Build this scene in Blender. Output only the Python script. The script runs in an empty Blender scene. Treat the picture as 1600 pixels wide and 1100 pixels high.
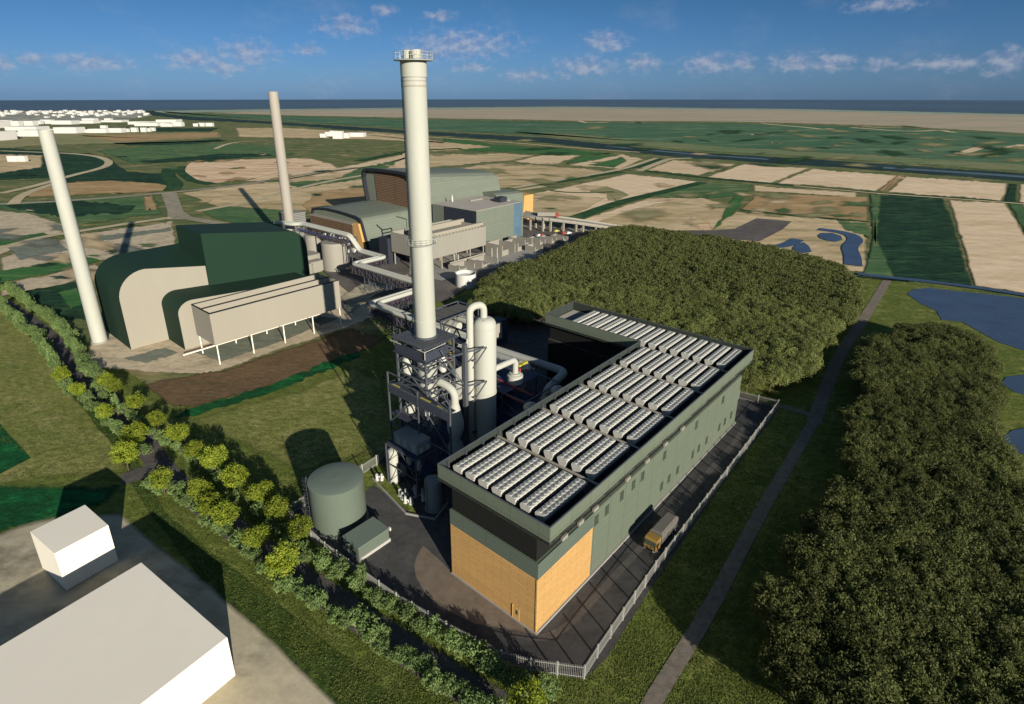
import bpy, math, random
from mathutils import Vector
R = random.Random(7)
S = bpy.context.scene
COL = S.collection
# ------------------------------------------------------------------ camera survey (a photo taken from 80 m up)
FPX, CX, CY, CAMH = 905.0, 775.0, 487.0, 80.0
PT = math.atan(337 / 905); CT, ST = math.cos(PT), math.sin(PT)
def G(x, y, z=0.0):                       # sight line of the survey photo met with the level z
    u = x - CX; v = y - CY
    fw = FPX * CT - v * ST; dn = FPX * ST + v * CT
    k = (CAMH - z) / dn
    return (u * k, fw * k)
OA = (.6628, .7488); OB = (-.7488, .6628)   # the whole estate is laid out on these two axes
class Frame:
    def __init__(s, o): s.o = o
    def __call__(s, i, j, z=0.0):
        return Vector((s.o[0] + i * OA[0] + j * OB[0], s.o[1] + i * OA[1] + j * OB[1], z))
FO = Frame(G(837, 990))                   # corner of the new building
FA = Frame(G(205, 546.5))                 # corner of the green existing plant
FK = Frame(G(578, 390))                   # corner of the sage complex behind
FL = Frame(G(343.5, 569.5))               # first leg of the cream cooler
SUN_EL = math.radians(17.0)
TO_SUN = Vector((.472 * math.cos(SUN_EL), -.882 * math.cos(SUN_EL), math.sin(SUN_EL))).normalized()

# ------------------------------------------------------------------ materials
MATS = {}
def srgb(c): 
    return tuple(((v / 255) / 12.92 if v / 255 <= .04045 else ((v / 255 + .055) / 1.055) ** 2.4) for v in c) + (1,)
class NT:
    def __init__(s, name):
        m = bpy.data.materials.new(name); m.use_nodes = True
        s.m = m; s.t = m.node_tree; s.n = s.t.nodes; s.l = s.t.links
        s.b = s.n['Principled BSDF']; s.out = s.n['Material Output']
    def add(s, typ, **kw):
        n = s.n.new(typ)
        for k, v in kw.items(): setattr(n, k, v)
        return n
    def link(s, a, b): s.l.new(a, b)
    def noise(s, vec, scale, detail=4, rough=.6, out='Fac'):
        n = s.add('ShaderNodeTexNoise'); n.inputs['Scale'].default_value = scale
        n.inputs['Detail'].default_value = detail; n.inputs['Roughness'].default_value = rough
        if vec is not None: s.link(vec, n.inputs['Vector'])
        return n.outputs[out]
    def ramp(s, fac, p0, p1):
        n = s.add('ShaderNodeMapRange'); n.inputs[1].default_value = p0; n.inputs[2].default_value = p1
        s.link(fac, n.inputs[0]); return n.outputs[0]
    def mix(s, fac, a, b, mode='MIX'):
        n = s.add('ShaderNodeMix', data_type='RGBA', blend_type=mode)
        if isinstance(fac, float): n.inputs[0].default_value = fac
        else: s.link(fac, n.inputs[0])
        for q, idx in ((a, 6), (b, 7)):
            if isinstance(q, tuple): n.inputs[idx].default_value = q
            else: s.link(q, n.inputs[idx])
        return n.outputs[2]
    def math(s, op, a, b=None):
        n = s.add('ShaderNodeMath', operation=op)
        for q, idx in ((a, 0), (b, 1)):
            if q is None: continue
            if isinstance(q, (int, float)): n.inputs[idx].default_value = q
            else: s.link(q, n.inputs[idx])
        return n.outputs[0]
    def bump(s, h, strength, dist):
        n = s.add('ShaderNodeBump'); n.inputs['Strength'].default_value = strength; n.inputs['Distance'].default_value = dist
        s.link(h, n.inputs['Height']); s.link(n.outputs[0], s.b.inputs['Normal'])
def lin(c, k): return (min(1, c[0] * k), min(1, c[1] * k), min(1, c[2] * k), 1)
def plain(name, c, var=.12, scale=.35, rough=.7, metal=0.0, streak=True):
    """painted or bare surface with faint weathering"""
    if name in MATS: return MATS[name]
    t = NT(name); tc = t.add('ShaderNodeTexCoord'); mp = t.add('ShaderNodeMapping')
    mp.inputs['Scale'].default_value = (1, 1, .25 if streak else 1); t.link(tc.outputs['Object'], mp.inputs[0])
    n1 = t.noise(mp.outputs[0], scale, 5); n2 = t.noise(mp.outputs[0], scale * 7, 3)
    a = t.mix(t.ramp(n1, .3, .7), lin(c, 1 - var), lin(c, 1 + var * .6)); b = t.mix(t.ramp(n2, .45, .8), a, lin(c, 1 - var * .7))
    t.link(b, t.b.inputs['Base Color']); t.b.inputs['Roughness'].default_value = rough; t.b.inputs['Metallic'].default_value = metal
    t.b.inputs['Specular IOR Level'].default_value = .25
    MATS[name] = t.m; return t.m
def boards(name, c, bw, bh, mortar, dark=.6, var=.1, rough=.7, off=.5):
    """cladding: boards bw x bh metres with joints, laid on metre UVs"""
    if name in MATS: return MATS[name]
    t = NT(name); uv = t.add('ShaderNodeUVMap'); br = t.add('ShaderNodeTexBrick'); t.link(uv.outputs[0], br.inputs['Vector'])
    br.offset = off; br.inputs['Scale'].default_value = 1; br.inputs['Brick Width'].default_value = bw; br.inputs['Row Height'].default_value = bh
    br.inputs['Mortar Size'].default_value = mortar; br.inputs['Mortar Smooth'].default_value = .3
    br.inputs['Color1'].default_value = lin(c, 1 - var); br.inputs['Color2'].default_value = lin(c, 1 + var * .5); br.inputs['Mortar'].default_value = lin(c, dark)
    tc = t.add('ShaderNodeTexCoord'); n = t.noise(tc.outputs['Object'], .25, 4)
    col = t.mix(t.ramp(n, .35, .75), br.outputs['Color'], lin(c, .82)); col = t.mix(.5, br.outputs['Color'], col)
    t.link(col, t.b.inputs['Base Color']); t.b.inputs['Roughness'].default_value = rough; t.b.inputs['Specular IOR Level'].default_value = .25
    t.bump(t.math('SUBTRACT', 1.0, br.outputs['Fac']), .5, .03)
    MATS[name] = t.m; return t.m
def land(name, c1, c2, sc=.02, c3=None, stretch=(1, 1), rot=0.0, fine=.15, bump=0.0, thr=(.35, .65), bsc=2.0):
    """ground cover: two colours in patches, a third in rarer flecks"""
    if name in MATS: return MATS[name]
    t = NT(name); tc = t.add('ShaderNodeTexCoord'); mp = t.add('ShaderNodeMapping'); mp.inputs['Scale'].default_value = (stretch[0], stretch[1], 1)
    mp.inputs['Rotation'].default_value = (0, 0, rot); t.link(tc.outputs['Object'], mp.inputs[0])
    n1 = t.noise(mp.outputs[0], sc, 8, .66); n2 = t.noise(mp.outputs[0], sc * 9, 6, .72); n3 = t.noise(mp.outputs[0], sc * 2.3, 7, .68)
    col = t.mix(t.ramp(n1, *thr), srgb(c1), srgb(c2))
    if c3: col = t.mix(t.ramp(n3, .50, .68), col, srgb(c3))
    m = t.add('ShaderNodeMapRange'); t.link(n2, m.inputs[0]); m.inputs[1].default_value = .3; m.inputs[2].default_value = .7; m.inputs[3].default_value = .86 - fine * 2.2; m.inputs[4].default_value = 1.1 + fine * 1.4
    col = t.mix(1.0, col, m.outputs[0], 'MULTIPLY')
    if bump > .15:
        m2 = t.add('ShaderNodeMapRange'); t.link(t.noise(tc.outputs['Object'], 1.7, 6, .75), m2.inputs[0]); m2.inputs[1].default_value = .3; m2.inputs[2].default_value = .7; m2.inputs[3].default_value = .68; m2.inputs[4].default_value = 1.25
        col = t.mix(1.0, col, m2.outputs[0], 'MULTIPLY')
    t.link(col, t.b.inputs['Base Color']); t.b.inputs['Roughness'].default_value = .95; t.b.inputs['Specular IOR Level'].default_value = .1
    if bump: t.bump(t.noise(tc.outputs['Object'], bsc, 5, .7), bump, .35)
    at = t.add('ShaderNodeAttribute', attribute_name='fringe'); fz = t.math('ADD', at.outputs['Fac'], t.math('MULTIPLY', t.math('SUBTRACT', n2, .5), .9))
    fd = t.math('MULTIPLY', t.ramp(fz, .25, .85), t.ramp(at.outputs['Fac'], .0, .12)); tb = t.add('ShaderNodeBsdfTransparent'); ms = t.add('ShaderNodeMixShader'); t.link(fd, ms.inputs[0]); t.link(t.b.outputs[0], ms.inputs[1]); t.link(tb.outputs[0], ms.inputs[2]); t.link(ms.outputs[0], t.out.inputs[0])
    MATS[name] = t.m; return t.m
def leafmat(name, c1, c2, c3, trans=.35):
    if name in MATS: return MATS[name]
    t = NT(name); g = t.add('ShaderNodeNewGeometry'); oi = t.add('ShaderNodeObjectInfo'); tc = t.add('ShaderNodeTexCoord')
    isl = g.outputs['Random Per Island']
    col = t.mix(isl, srgb(c1), srgb(c2)); n = t.noise(tc.outputs['Object'], .55, 3); col = t.mix(t.ramp(n, .42, .7), col, srgb(c3))
    m = t.add('ShaderNodeMapRange'); t.link(oi.outputs['Random'], m.inputs[0]); m.inputs[3].default_value = .72; m.inputs[4].default_value = 1.2
    col = t.mix(1.0, col, m.outputs[0], 'MULTIPLY')
    t.link(col, t.b.inputs['Base Color']); t.b.inputs['Roughness'].default_value = .6; t.b.inputs['Specular IOR Level'].default_value = .2
    tr = t.add('ShaderNodeBsdfTranslucent'); t.link(col, tr.inputs[0]); ms = t.add('ShaderNodeMixShader'); ms.inputs[0].default_value = trans
    t.link(t.b.outputs[0], ms.inputs[1]); t.link(tr.outputs[0], ms.inputs[2]); t.link(ms.outputs[0], t.out.inputs[0])
    MATS[name] = t.m; return t.m
def watermat(name, c, rough=.25, sc=.3):
    if name in MATS: return MATS[name]
    t = NT(name); tc = t.add('ShaderNodeTexCoord'); n = t.noise(tc.outputs['Object'], sc, 5, .65)
    t.link(t.mix(t.ramp(n, .3, .7), lin(srgb(c), .85), lin(srgb(c), 1.15)), t.b.inputs['Base Color'])
    t.b.inputs['Roughness'].default_value = rough; t.b.inputs['Specular IOR Level'].default_value = .12; t.bump(n, .15, .2)
    MATS[name] = t.m; return t.m

W_WHITE = plain('cream_white_paint', (.385, .385, .33), .07, .2)
W_BOX = plain('pale_render', (.78, .715, .595), .04, .05)
W_CREAM = plain('cream_sheet', (.275, .25, .20), .05, .06)
W_STONE = plain('grey_render', (.235, .22, .185), .07, .1)
W_FAR = plain('white_far_render', (.50, .485, .45), .05, .02)
M_STEEL = plain('dark_blue_steel', (.085, .092, .105), .2, .6, .55, .2)
M_DECK = plain('grating_steel', (.035, .04, .055), .2, .8, .7)
M_DUCT = plain('galvanised_duct', (.30, .30, .27), .1, .3, .5)
M_TANK = plain('sage_tank_paint', (.10, .122, .094), .06, .15)
M_TANKTOP = plain('sage_roof', (.125, .155, .125), .05, .1)
M_GREEN = plain('bottle_green_sheet', (.0065, .026, .014), .06, .05, .75)
M_SAGE = boards('sage_cladding', (.116, .138, .10), 5.3, .8, .075, .48, .05, off=0)
M_SAGEB = boards('sage_band_cladding', (.09, .112, .088), 5.3, .75, .04, .6, .05, off=0)
M_FASCIA = boards('sage_fascia', (.112, .132, .096), 5.3, 5, .05, .55, .04, off=0)
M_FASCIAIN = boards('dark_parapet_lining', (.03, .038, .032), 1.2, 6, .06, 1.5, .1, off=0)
M_TIMBER = boards('timber_cladding', (.47, .275, .10), 3.6, .55, .045, .42, .10, off=.5)
M_ORANGE = boards('orange_panel', (.50, .30, .105), 6, .6, .03, .7, .05)
M_LOUV = boards('black_louvre', (.008, .008, .0075), 9, .3, .04, 1.7, .1, off=0)
M_ROOFDARK = plain('roof_deck_dark', (.022, .023, .025), .25, .3)
M_ROOFGREY = plain('roof_membrane', (.38, .34, .29), .1, .15)
M_BROWNL = boards('brown_louvre', (.16, .10, .06), 30, 1.0, .22, .22, .05, off=0)
M_GREYL = boards('grey_louvre', (.20, .20, .19), 30, 1.0, .2, .25, .05, off=0)
M_NAVYL = boards('navy_louvre', (.028, .033, .045), 30, .9, .12, .35, .05, off=0)
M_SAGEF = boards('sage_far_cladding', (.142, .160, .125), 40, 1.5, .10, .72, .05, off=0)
M_GLASS = boards('blue_curtain_glass', (.085, .14, .19), 3.2, 3.4, .07, .7, .15, .25, 0)
M_WIN = plain('dark_window', (.055, .068, .05), .3, .8, .25)
M_FAN = plain('cooler_casing', (.46, .45, .40), .12, .8, .5)
M_FAND = plain('cooler_fan_dark', (.21, .21, .195), .3, 2, .5)
M_FENCE = plain('galvanised_fence', (.31, .305, .28), .12, .5, .5)
M_CONC = plain('concrete', (.27, .255, .23), .12, .25, .9, 0, False)
M_KERB = plain('kerb_concrete', (.36, .35, .32), .12, .4, .9, 0, False)
M_RED = plain('red_paint', (.36, .045, .03), .15, .6)
M_YELLOW = plain('yellow_paint', (.42, .36, .04), .15, .6)
M_BLUEP = plain('blue_paint', (.05, .07, .25), .15, .6)
M_RUBBER = plain('rubber', (.012, .012, .012), .2, 1)
M_BARK = plain('bark', (.09, .07, .045), .3, 2, .9)
M_CHGREY = plain('chimney_concrete', (.31, .28, .235), .08, .12)

# ------------------------------------------------------------------ mesh builder
class MB:
    def __init__(s): s.v = []; s.f = []
    def quad(s, *p):
        n = len(s.v); s.v += [Vector(q) for q in p]; s.f.append(tuple(range(n, n + len(p)))); return s
    def hexa(s, p):                           # eight corners: bottom ring then top ring
        n = len(s.v); s.v += [Vector(q) for q in p]
        for f in ((3, 2, 1, 0), (4, 5, 6, 7), (0, 1, 5, 4), (1, 2, 6, 5), (2, 3, 7, 6), (3, 0, 4, 7)): s.f.append(tuple(n + q for q in f))
        return s
    def box(s, fr, i0, i1, j0, j1, z0, z1):
        return s.hexa([fr(i, j, z) for z in (z0, z1) for i, j in ((i0, j0), (i1, j0), (i1, j1), (i0, j1))])
    def wbox(s, x0, x1, y0, y1, z0, z1): return s.box(lambda i, j, z: Vector((i, j, z)), x0, x1, y0, y1, z0, z1)
    def ring(s, rings, cap=True):
        n0 = len(s.v); k = len(rings[0])
        for r in rings: s.v += [Vector(q) for q in r]
        for a in range(len(rings) - 1):
            for q in range(k):
                w = (q + 1) % k; s.f.append((n0 + a * k + q, n0 + a * k + w, n0 + (a + 1) * k + w, n0 + (a + 1) * k + q))
        if cap:
            s.f.append(tuple(n0 + q for q in reversed(range(k)))); m = n0 + (len(rings) - 1) * k; s.f.append(tuple(m + q for q in range(k)))
        return s
    def lathe(s, c, prof, n=28, cap=True):      # prof: (r, z)
        return s.ring([[(c[0] + r * math.cos(2 * math.pi * q / n), c[1] + r * math.sin(2 * math.pi * q / n), z) for q in range(n)] for r, z in prof], cap)
    def bar(s, p, q, w, h=None):
        h = h or w; p = Vector(p); q = Vector(q); d = (q - p).normalized()
        u = d.cross(Vector((0, 0, 1))) if abs(d.z) < .95 else Vector((OA[0], OA[1], 0)); u = (u - d * u.dot(d)).normalized(); v = d.cross(u)
        return s.hexa([e + u * (a * w / 2) + v * (b * h / 2) for e in (p, q) for a, b in ((-1, -1), (1, -1), (1, 1), (-1, 1))])
    def tube(s, pts, r, n=14, cap=True):
        pts = [Vector(p) for p in pts]; rr = r if isinstance(r, (list, tuple)) else [r] * len(pts); rings = []; u = None
        for k, p in enumerate(pts):
            d = ((pts[k + 1] - p).normalized() if k < len(pts) - 1 else Vector((0, 0, 0))) + ((p - pts[k - 1]).normalized() if k else Vector((0, 0, 0)))
            d.normalize()
            if u is None: u = d.cross(Vector((0, 0, 1))) if abs(d.z) < .9 else d.cross(Vector((1, 0, 0)))
            u = (u - d * u.dot(d)).normalized(); w = d.cross(u)
            rings.append([p + u * (rr[k] * math.cos(2 * math.pi * q / n)) + w * (rr[k] * math.sin(2 * math.pi * q / n)) for q in range(n)])
        return s.ring(rings, cap)
    def extrude(s, p0, p1):                    # two matching outlines (lists of points), closed solid
        return s.ring([p0, p1])
    def mesh(s, name, mat, org=Vector((0, 0, 0)), smooth=False, uv=True):
        me = bpy.data.meshes.new(name); org = Vector(org)
        me.from_pydata([tuple(v - org) for v in s.v], [], s.f); me.materials.append(mat)
        if uv:
            ul = me.uv_layers.new(name='UVMap'); me.update()
            for p in me.polygons:
                nrm = p.normal
                if abs(nrm.z) > .7: ax = Vector((OA[0], OA[1], 0)); ay = Vector((OB[0], OB[1], 0))
                else:
                    ax = Vector((-nrm.y, nrm.x, 0)).normalized(); ay = Vector((0, 0, 1))
                for li in p.loop_indices:
                    co = me.vertices[me.loops[li].vertex_index].co + org - Vector((FO.o[0], FO.o[1], 0)); ul.data[li].uv = (co.dot(ax) + 0.013, co.dot(ay))
        if smooth:
            me.polygons.foreach_set('use_smooth', [True] * len(me.polygons))
            try: me.set_sharp_from_angle(angle=math.radians(40))
            except Exception: pass
        return me
    def build(s, name, mat, parent=None, smooth=False, org=None, uv=True):
        if org is None: org = ROOT_ORG.get(parent.name, Vector((0, 0, 0))) if parent else Vector((0, 0, 0))
        o = bpy.data.objects.new(name, s.mesh(name, mat, org, smooth, uv)); COL.objects.link(o)
        if parent: o.parent = parent
        else: o.location = org
        ROOT_ORG[o.name] = Vector(org); return o
ROOT_ORG = {}
def fillet(pts, rad, n=5):
    pts = [Vector(p) for p in pts]; out = [pts[0]]
    for k in range(1, len(pts) - 1):
        a = (pts[k - 1] - pts[k]); b = (pts[k + 1] - pts[k]); r = min(rad, a.length * .49, b.length * .49)
        p = pts[k] + a.normalized() * r; q = pts[k] + b.normalized() * r
        for t in range(n + 1):
            t /= n; out.append(p * (1 - t) ** 2 + pts[k] * (2 * t * (1 - t)) + q * t ** 2)
    return out + [pts[-1]]
def tag(o, label, cat, group=None):
    o['label'] = label; o['category'] = cat
    if group: o['group'] = group
    return o
def thing(name, label, cat, loc, group=None):
    o = bpy.data.objects.new(name, None); COL.objects.link(o); o.location = loc; o.empty_display_size = .3
    ROOT_ORG[o.name] = Vector(loc); return tag(o, label, cat, group)
def solo(name, mb, mat, label, cat, loc, group=None, smooth=False):
    return tag(mb.build(name, mat, None, smooth, Vector(loc)), label, cat, group)
def struct(name, mb, mat, smooth=False):
    o = mb.build(name, mat, None, smooth, Vector((0, 0, 0)), uv=False); o['kind'] = 'structure'; return o
def dup(root, loc, rz=0.0, sc=None, label=None, group=None):
    r = root.copy(); COL.objects.link(r); r.location = loc; r.rotation_euler = (0, 0, rz)
    if sc: r.scale = sc if isinstance(sc, tuple) else (sc, sc, sc)
    if label: r['label'] = label
    if group: r['group'] = group
    for ch in list(root.children):
        c = ch.copy(); COL.objects.link(c); c.parent = r
        for g in list(ch.children):
            d = g.copy(); COL.objects.link(d); d.parent = c
    return r
ORD = ['first', 'second', 'third', 'fourth', 'fifth', 'sixth', 'seventh', 'eighth', 'ninth', 'tenth', 'eleventh', 'twelfth', 'thirteenth', 'fourteenth', 'fifteenth', 'sixteenth', 'seventeenth', 'eighteenth', 'nineteenth', 'twentieth', 'twenty-first', 'twenty-second', 'twenty-third', 'twenty-fourth', 'twenty-fifth', 'twenty-sixth']

# ------------------------------------------------------------------ ground and water
def jit(pts, step=5, ax=1.6, ay=.5, seed=1):
    """ragged natural edge: slow wander plus fine fraying, only across the edge"""
    r = random.Random(seed); out = []
    for k, p in enumerate(pts):
        q = pts[(k + 1) % len(pts)]; L = math.hypot(q[0] - p[0], q[1] - p[1]); n = max(1, min(200, int(L / step))); nx, ny = -(q[1] - p[1]) / max(L, 1e-6), (q[0] - p[0]) / max(L, 1e-6); w = 0; m = min(1, L / 30)
        for t in range(n):
            a = t / n; w = w * .85 + r.uniform(-.45, .45); d = (r.uniform(-.8, .8) + w) * m * min(1, 4 * a, 4 * (1 - a))
            out.append((p[0] + (q[0] - p[0]) * a + d * ax * nx, p[1] + (q[1] - p[1]) * a + d * ay * ny))
    return out
ZK = [0]
def sheet(name, mat, pts, far=True, j=(2.4, .9), step=5, fr=True):
    ZK[0] += 1; z = .005 * ZK[0] if far else .004 * ZK[0]
    if j: pts = jit(pts, step, j[0], j[1], ZK[0])
    g = [G(x, y) for x, y in pts]
    if not j or not fr: return struct(name, MB().quad(*[(x, y, z) for x, y in g]), mat)
    n = len(pts); ar = sum(pts[k - 1][0] * pts[k][1] - pts[k][0] * pts[k - 1][1] for k in range(n)); sg = 1 if ar > 0 else -1; inn = []; W = fr if isinstance(fr, tuple) else (7, 1.5)
    for k in range(n):                                        # thin out toward the edge: a fringe two or three steps wide
        p, q = pts[k - 4 if n > 12 else k - 1], pts[(k + (4 if n > 12 else 1)) % n]; dx, dy = (q[0] - p[0]) / W[0], (q[1] - p[1]) / W[1]; L = math.hypot(dx, dy) or 1
        inn.append((pts[k][0] - sg * dy / L * W[0], pts[k][1] + sg * dx / L * W[1]))
    m = MB(); gi = [G(*p) for p in inn]; m.v = [Vector((x, y, z)) for x, y in g] + [Vector((x, y, z)) for x, y in gi]
    m.f = [tuple(range(n, 2 * n))] + [(k, (k + 1) % n, n + (k + 1) % n, n + k) for k in range(n)]
    o = struct(name, m, mat); a = o.data.attributes.new('fringe', 'FLOAT', 'POINT'); a.data.foreach_set('value', [1.0] * n + [0.0] * n); return o
def strip(name, mat, pts, w, far=True, wpx=None):
    """a band of constant ground width w along survey points"""
    ZK[0] += 1; z = .005 * ZK[0] if far else .004 * ZK[0]
    P = [Vector((*G(*p), z)) for p in pts]; P = fillet(P, 1e6, 6) if len(P) > 2 else P
    m = MB(); L = []; Q = []
    for k, p in enumerate(P):
        d = (P[min(k + 1, len(P) - 1)] - P[max(k - 1, 0)]).normalized(); n = Vector((-d.y, d.x, 0)) * w / 2
        L.append(p + n); Q.append(p - n)
    for k in range(len(P) - 1): m.quad(Q[k], Q[k + 1], L[k + 1], L[k])
    return struct(name, m, mat)
L_TAN = land('field_tan', (212, 190, 157), (200, 175, 140), .012, (176, 154, 116), (1, 3), .5, .05)
L_TAN2 = land('field_scrub', (206, 183, 147), (174, 153, 114), .008, (134, 128, 86), (1, 3), .8, .10)
L_TAN3 = land('field_pale', (219, 196, 164), (210, 186, 152), .008, (196, 170, 134), (1, 2.5), .7, .04)
L_BROWN = land('field_brown', (165, 138, 98), (150, 124, 86), .010, (182, 155, 118), (1, 3), .2, .06)
L_PAD = land('bare_earth', (222, 196, 164), (206, 176, 140), .012, (170, 130, 96), (.6, 3), 0, .10)
L_OLIVE = land('field_olive', (142, 134, 96), (120, 126, 86), .006, (160, 146, 110), (1, 4), .1, .08)
L_GRN = land('meadow', (82, 110, 68), (60, 92, 60), .010, (122, 128, 86), (1, 3.5), .1, .14)
L_GRN2 = land('pasture', (62, 106, 56), (50, 90, 50), .010, (84, 116, 66), (1, 4), .2, .08)
L_WOOD = land('scrub_wood', (26, 52, 40), (36, 66, 44), .012, (54, 84, 54), (1, 3), .1, .3)
L_HEDGE = land('hedge_green', (44, 78, 44), (34, 64, 40), .02, (64, 92, 54), (1, 2), 0, .25)
L_MARSH = land('salt_marsh', (58, 94, 70), (78, 110, 80), .0022, (116, 130, 96), (1, 4), .05, .16)
L_MUD = land('mud_flat', (176, 160, 138), (158, 144, 122), .0011, (134, 142, 122), (1, 5), 0, .05)
L_TEAL = land('shallow_flat', (126, 146, 136), (150, 156, 140), .0012, (110, 138, 130), (1, 6), 0, .08)
L_TOWN = land('town_ground', (176, 172, 158), (86, 104, 90), .006, (210, 204, 192), (1, 3), 0, .3, thr=(.42, .58))
L_RIV = land('river_bank_trees', (30, 50, 48), (38, 60, 58), .004, (58, 76, 74), (1, 4), 0, .15)
L_ROADT = land('track', (186, 172, 140), (172, 158, 128), .02, None, (1, 1), 0, .05)
L_ROADG = land('country_road', (150, 142, 122), (136, 130, 112), .02, None, (1, 1), 0, .06)
L_ASPHF = land('asphalt_far', (98, 92, 88), (88, 83, 80), .012, (106, 100, 94), (1, 1), 0, .06)
L_ASPH = land('asphalt', (76, 75, 74), (67, 67, 67), .05, (84, 82, 80), (1, 1), 0, .08, .15, bsc=4)
L_APRON = land('concrete_apron', (118, 106, 93), (110, 99, 87), .05, None, (1, 1), 0, .04)
L_PATH = land('path_gravel', (124, 115, 103), (112, 105, 95), .1, None, (1, 1), 0, .10)
L_LAWN = land('lawn', (104, 112, 52), (88, 102, 46), .05, (126, 128, 70), (1, 1.6), .4, .2, .6)
L_LAWN2 = land('dry_grass', (130, 130, 74), (110, 118, 60), .05, (144, 138, 88), (1, 1.8), .9, .2, .6)
L_VERGE = land('verge', (66, 82, 36), (56, 76, 34), .08, (86, 98, 48), (1, 1), 0, .26, .8)
L_EMER = land('lush_grass', (24, 82, 44), (20, 62, 36), .05, (28, 112, 56), (1, 2), .3, .2, .4)
L_SOIL = land('brown_soil', (112, 90, 66), (96, 80, 60), .04, (82, 76, 50), (1, 2), .7, .10, .3)
L_DUST = land('pale_dust', (186, 174, 148), (158, 150, 128), .022, (94, 90, 75), (1, 1.4), .3, .06)
L_YARD = land('tan_yard', (196, 180, 152), (180, 164, 138), .04, (144, 136, 114), (1, 2), .7, .08)
L_SHEETP = land('grey_green_yard', (118, 122, 108), (104, 110, 98), .06, (134, 136, 120), (1, 3), .8, .08)
L_GREEN_BASE = land('rough_grassland', (104, 110, 68), (80, 98, 60), .012, (158, 140, 100), (1, 2.5), .3, .15, .5)

far_edge = [(-1200, 188), (-400, 176), (0, 173), (225, 172.5), (420, 170), (880, 166), (1250, 170), (1600, 178), (2200, 195)]
gm = MB(); gp = [G(*p) for p in far_edge]
gm.quad(*([(x, y, 0) for x, y in reversed(gp)] + [(-7000, 200, 0), (-7000, -1500, 0), (5000, -1500, 0), (5000, 200, 0)]))
struct('ground', gm, L_GREEN_BASE)
sm = MB()                                                     # the sea falls away with the curve of the earth
for k in range(30):
    ra, rb = 2200 * k, 2200 * (k + 1)
    for q in range(72):
        a, b = q * math.pi / 36, (q + 1) * math.pi / 36; za, zb_ = -3 - ra * ra / 12742000, -3 - rb * rb / 12742000
        if k: sm.quad((ra * math.sin(a), ra * math.cos(a), za), (rb * math.sin(a), rb * math.cos(a), zb_), (rb * math.sin(b), rb * math.cos(b), zb_), (ra * math.sin(b), ra * math.cos(b), za))
        else: sm.quad((0, 0, za), (rb * math.sin(a), rb * math.cos(a), zb_), (rb * math.sin(b), rb * math.cos(b), zb_))
struct('sea', sm, watermat('sea_water', (70, 92, 112), .9, .0004))

sheet('shallows', L_TEAL, [(230, 173.5), (420, 170.6), (880, 166.4), (1250, 170.4), (1600, 178.6), (2000, 188), (2000, 196), (1600, 184), (1250, 175), (880, 171), (420, 174.5), (250, 176)], j=(4, .25), fr=False)
sheet('mud_flat', L_MUD, [(330, 176.5), (450, 173), (880, 169), (1250, 173), (1600, 181.5), (2000, 192), (2000, 236), (1600, 208), (1400, 197), (1240, 192), (1100, 189.5), (900, 188.5), (700, 185), (500, 181), (380, 178)], j=(6, .3), fr=False)
sheet('town', L_TOWN, [(-600, 181), (-100, 175), (0, 173.6), (222, 173), (240, 180), (190, 189), (0, 193), (-600, 206)], j=(4, .3), fr=False)
sheet('salt_marsh', L_MARSH, [(250, 174), (330, 178), (420, 180), (500, 182.5), (700, 187), (900, 190.5), (1100, 191.5), (1240, 194), (1400, 199), (1600, 210), (1900, 230), (1900, 300), (1600, 268), (1330, 250), (1060, 234), (850, 213), (640, 202), (420, 188), (290, 182)], j=(8, .6))
sheet('salt_marsh', land('marsh_margin', (104, 120, 82), (128, 126, 92), .004, (80, 112, 74), (1, 4), 0, .1), [(800, 206), (900, 209), (1000, 219), (1100, 226), (1300, 238), (1600, 256), (1900, 290), (1900, 300), (1600, 268), (1330, 250), (1060, 234), (850, 213)], j=(9, .8))
for pts in ([(1170, 209), (1210, 210.5), (1196, 212), (1172, 211)], [(1203, 222), (1226, 223), (1222, 225), (1206, 224)], [(1340, 196), (1352, 199), (1346, 200)], [(985, 191), (1010, 192), (1002, 193.5)]):
    sheet('mud_patch', L_TAN3, pts, j=(1.5, .2))
for pts in ([(905, 189), (915, 191.5), (930, 192), (950, 191)], [(1190, 193), (1260, 199), (1285, 202), (1300, 201)], [(1330, 199), (1420, 206), (1470, 203), (1490, 207)], [(1500, 240), (1540, 228), (1570, 232), (1600, 226)], [(1340, 196), (1360, 199), (1410, 200)]):
    strip('creek', L_TAN, pts, 16)
sheet('river', L_RIV, [(222, 173), (240, 173), (262, 178), (300, 182.5), (420, 189.5), (640, 204), (850, 215), (1060, 236), (1330, 253), (1600, 271), (1900, 300), (1900, 318), (1600, 284), (1330, 263), (1060, 246), (850, 223), (640, 209), (420, 193.5), (290, 187), (240, 181)], j=(6, .5), fr=False)
strip('river_channel', watermat('river_water', (86, 98, 104), .4, .02), [(950, 228), (1060, 239), (1100, 242), (1200, 249)], 14)
strip('river_channel', MATS['river_water'], [(1380, 262), (1480, 268), (1600, 276), (1800, 296)], 20)
strip('track', L_TAN, [(560, 205), (640, 212), (800, 223), (900, 231), (1000, 238)], 7)
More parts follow.
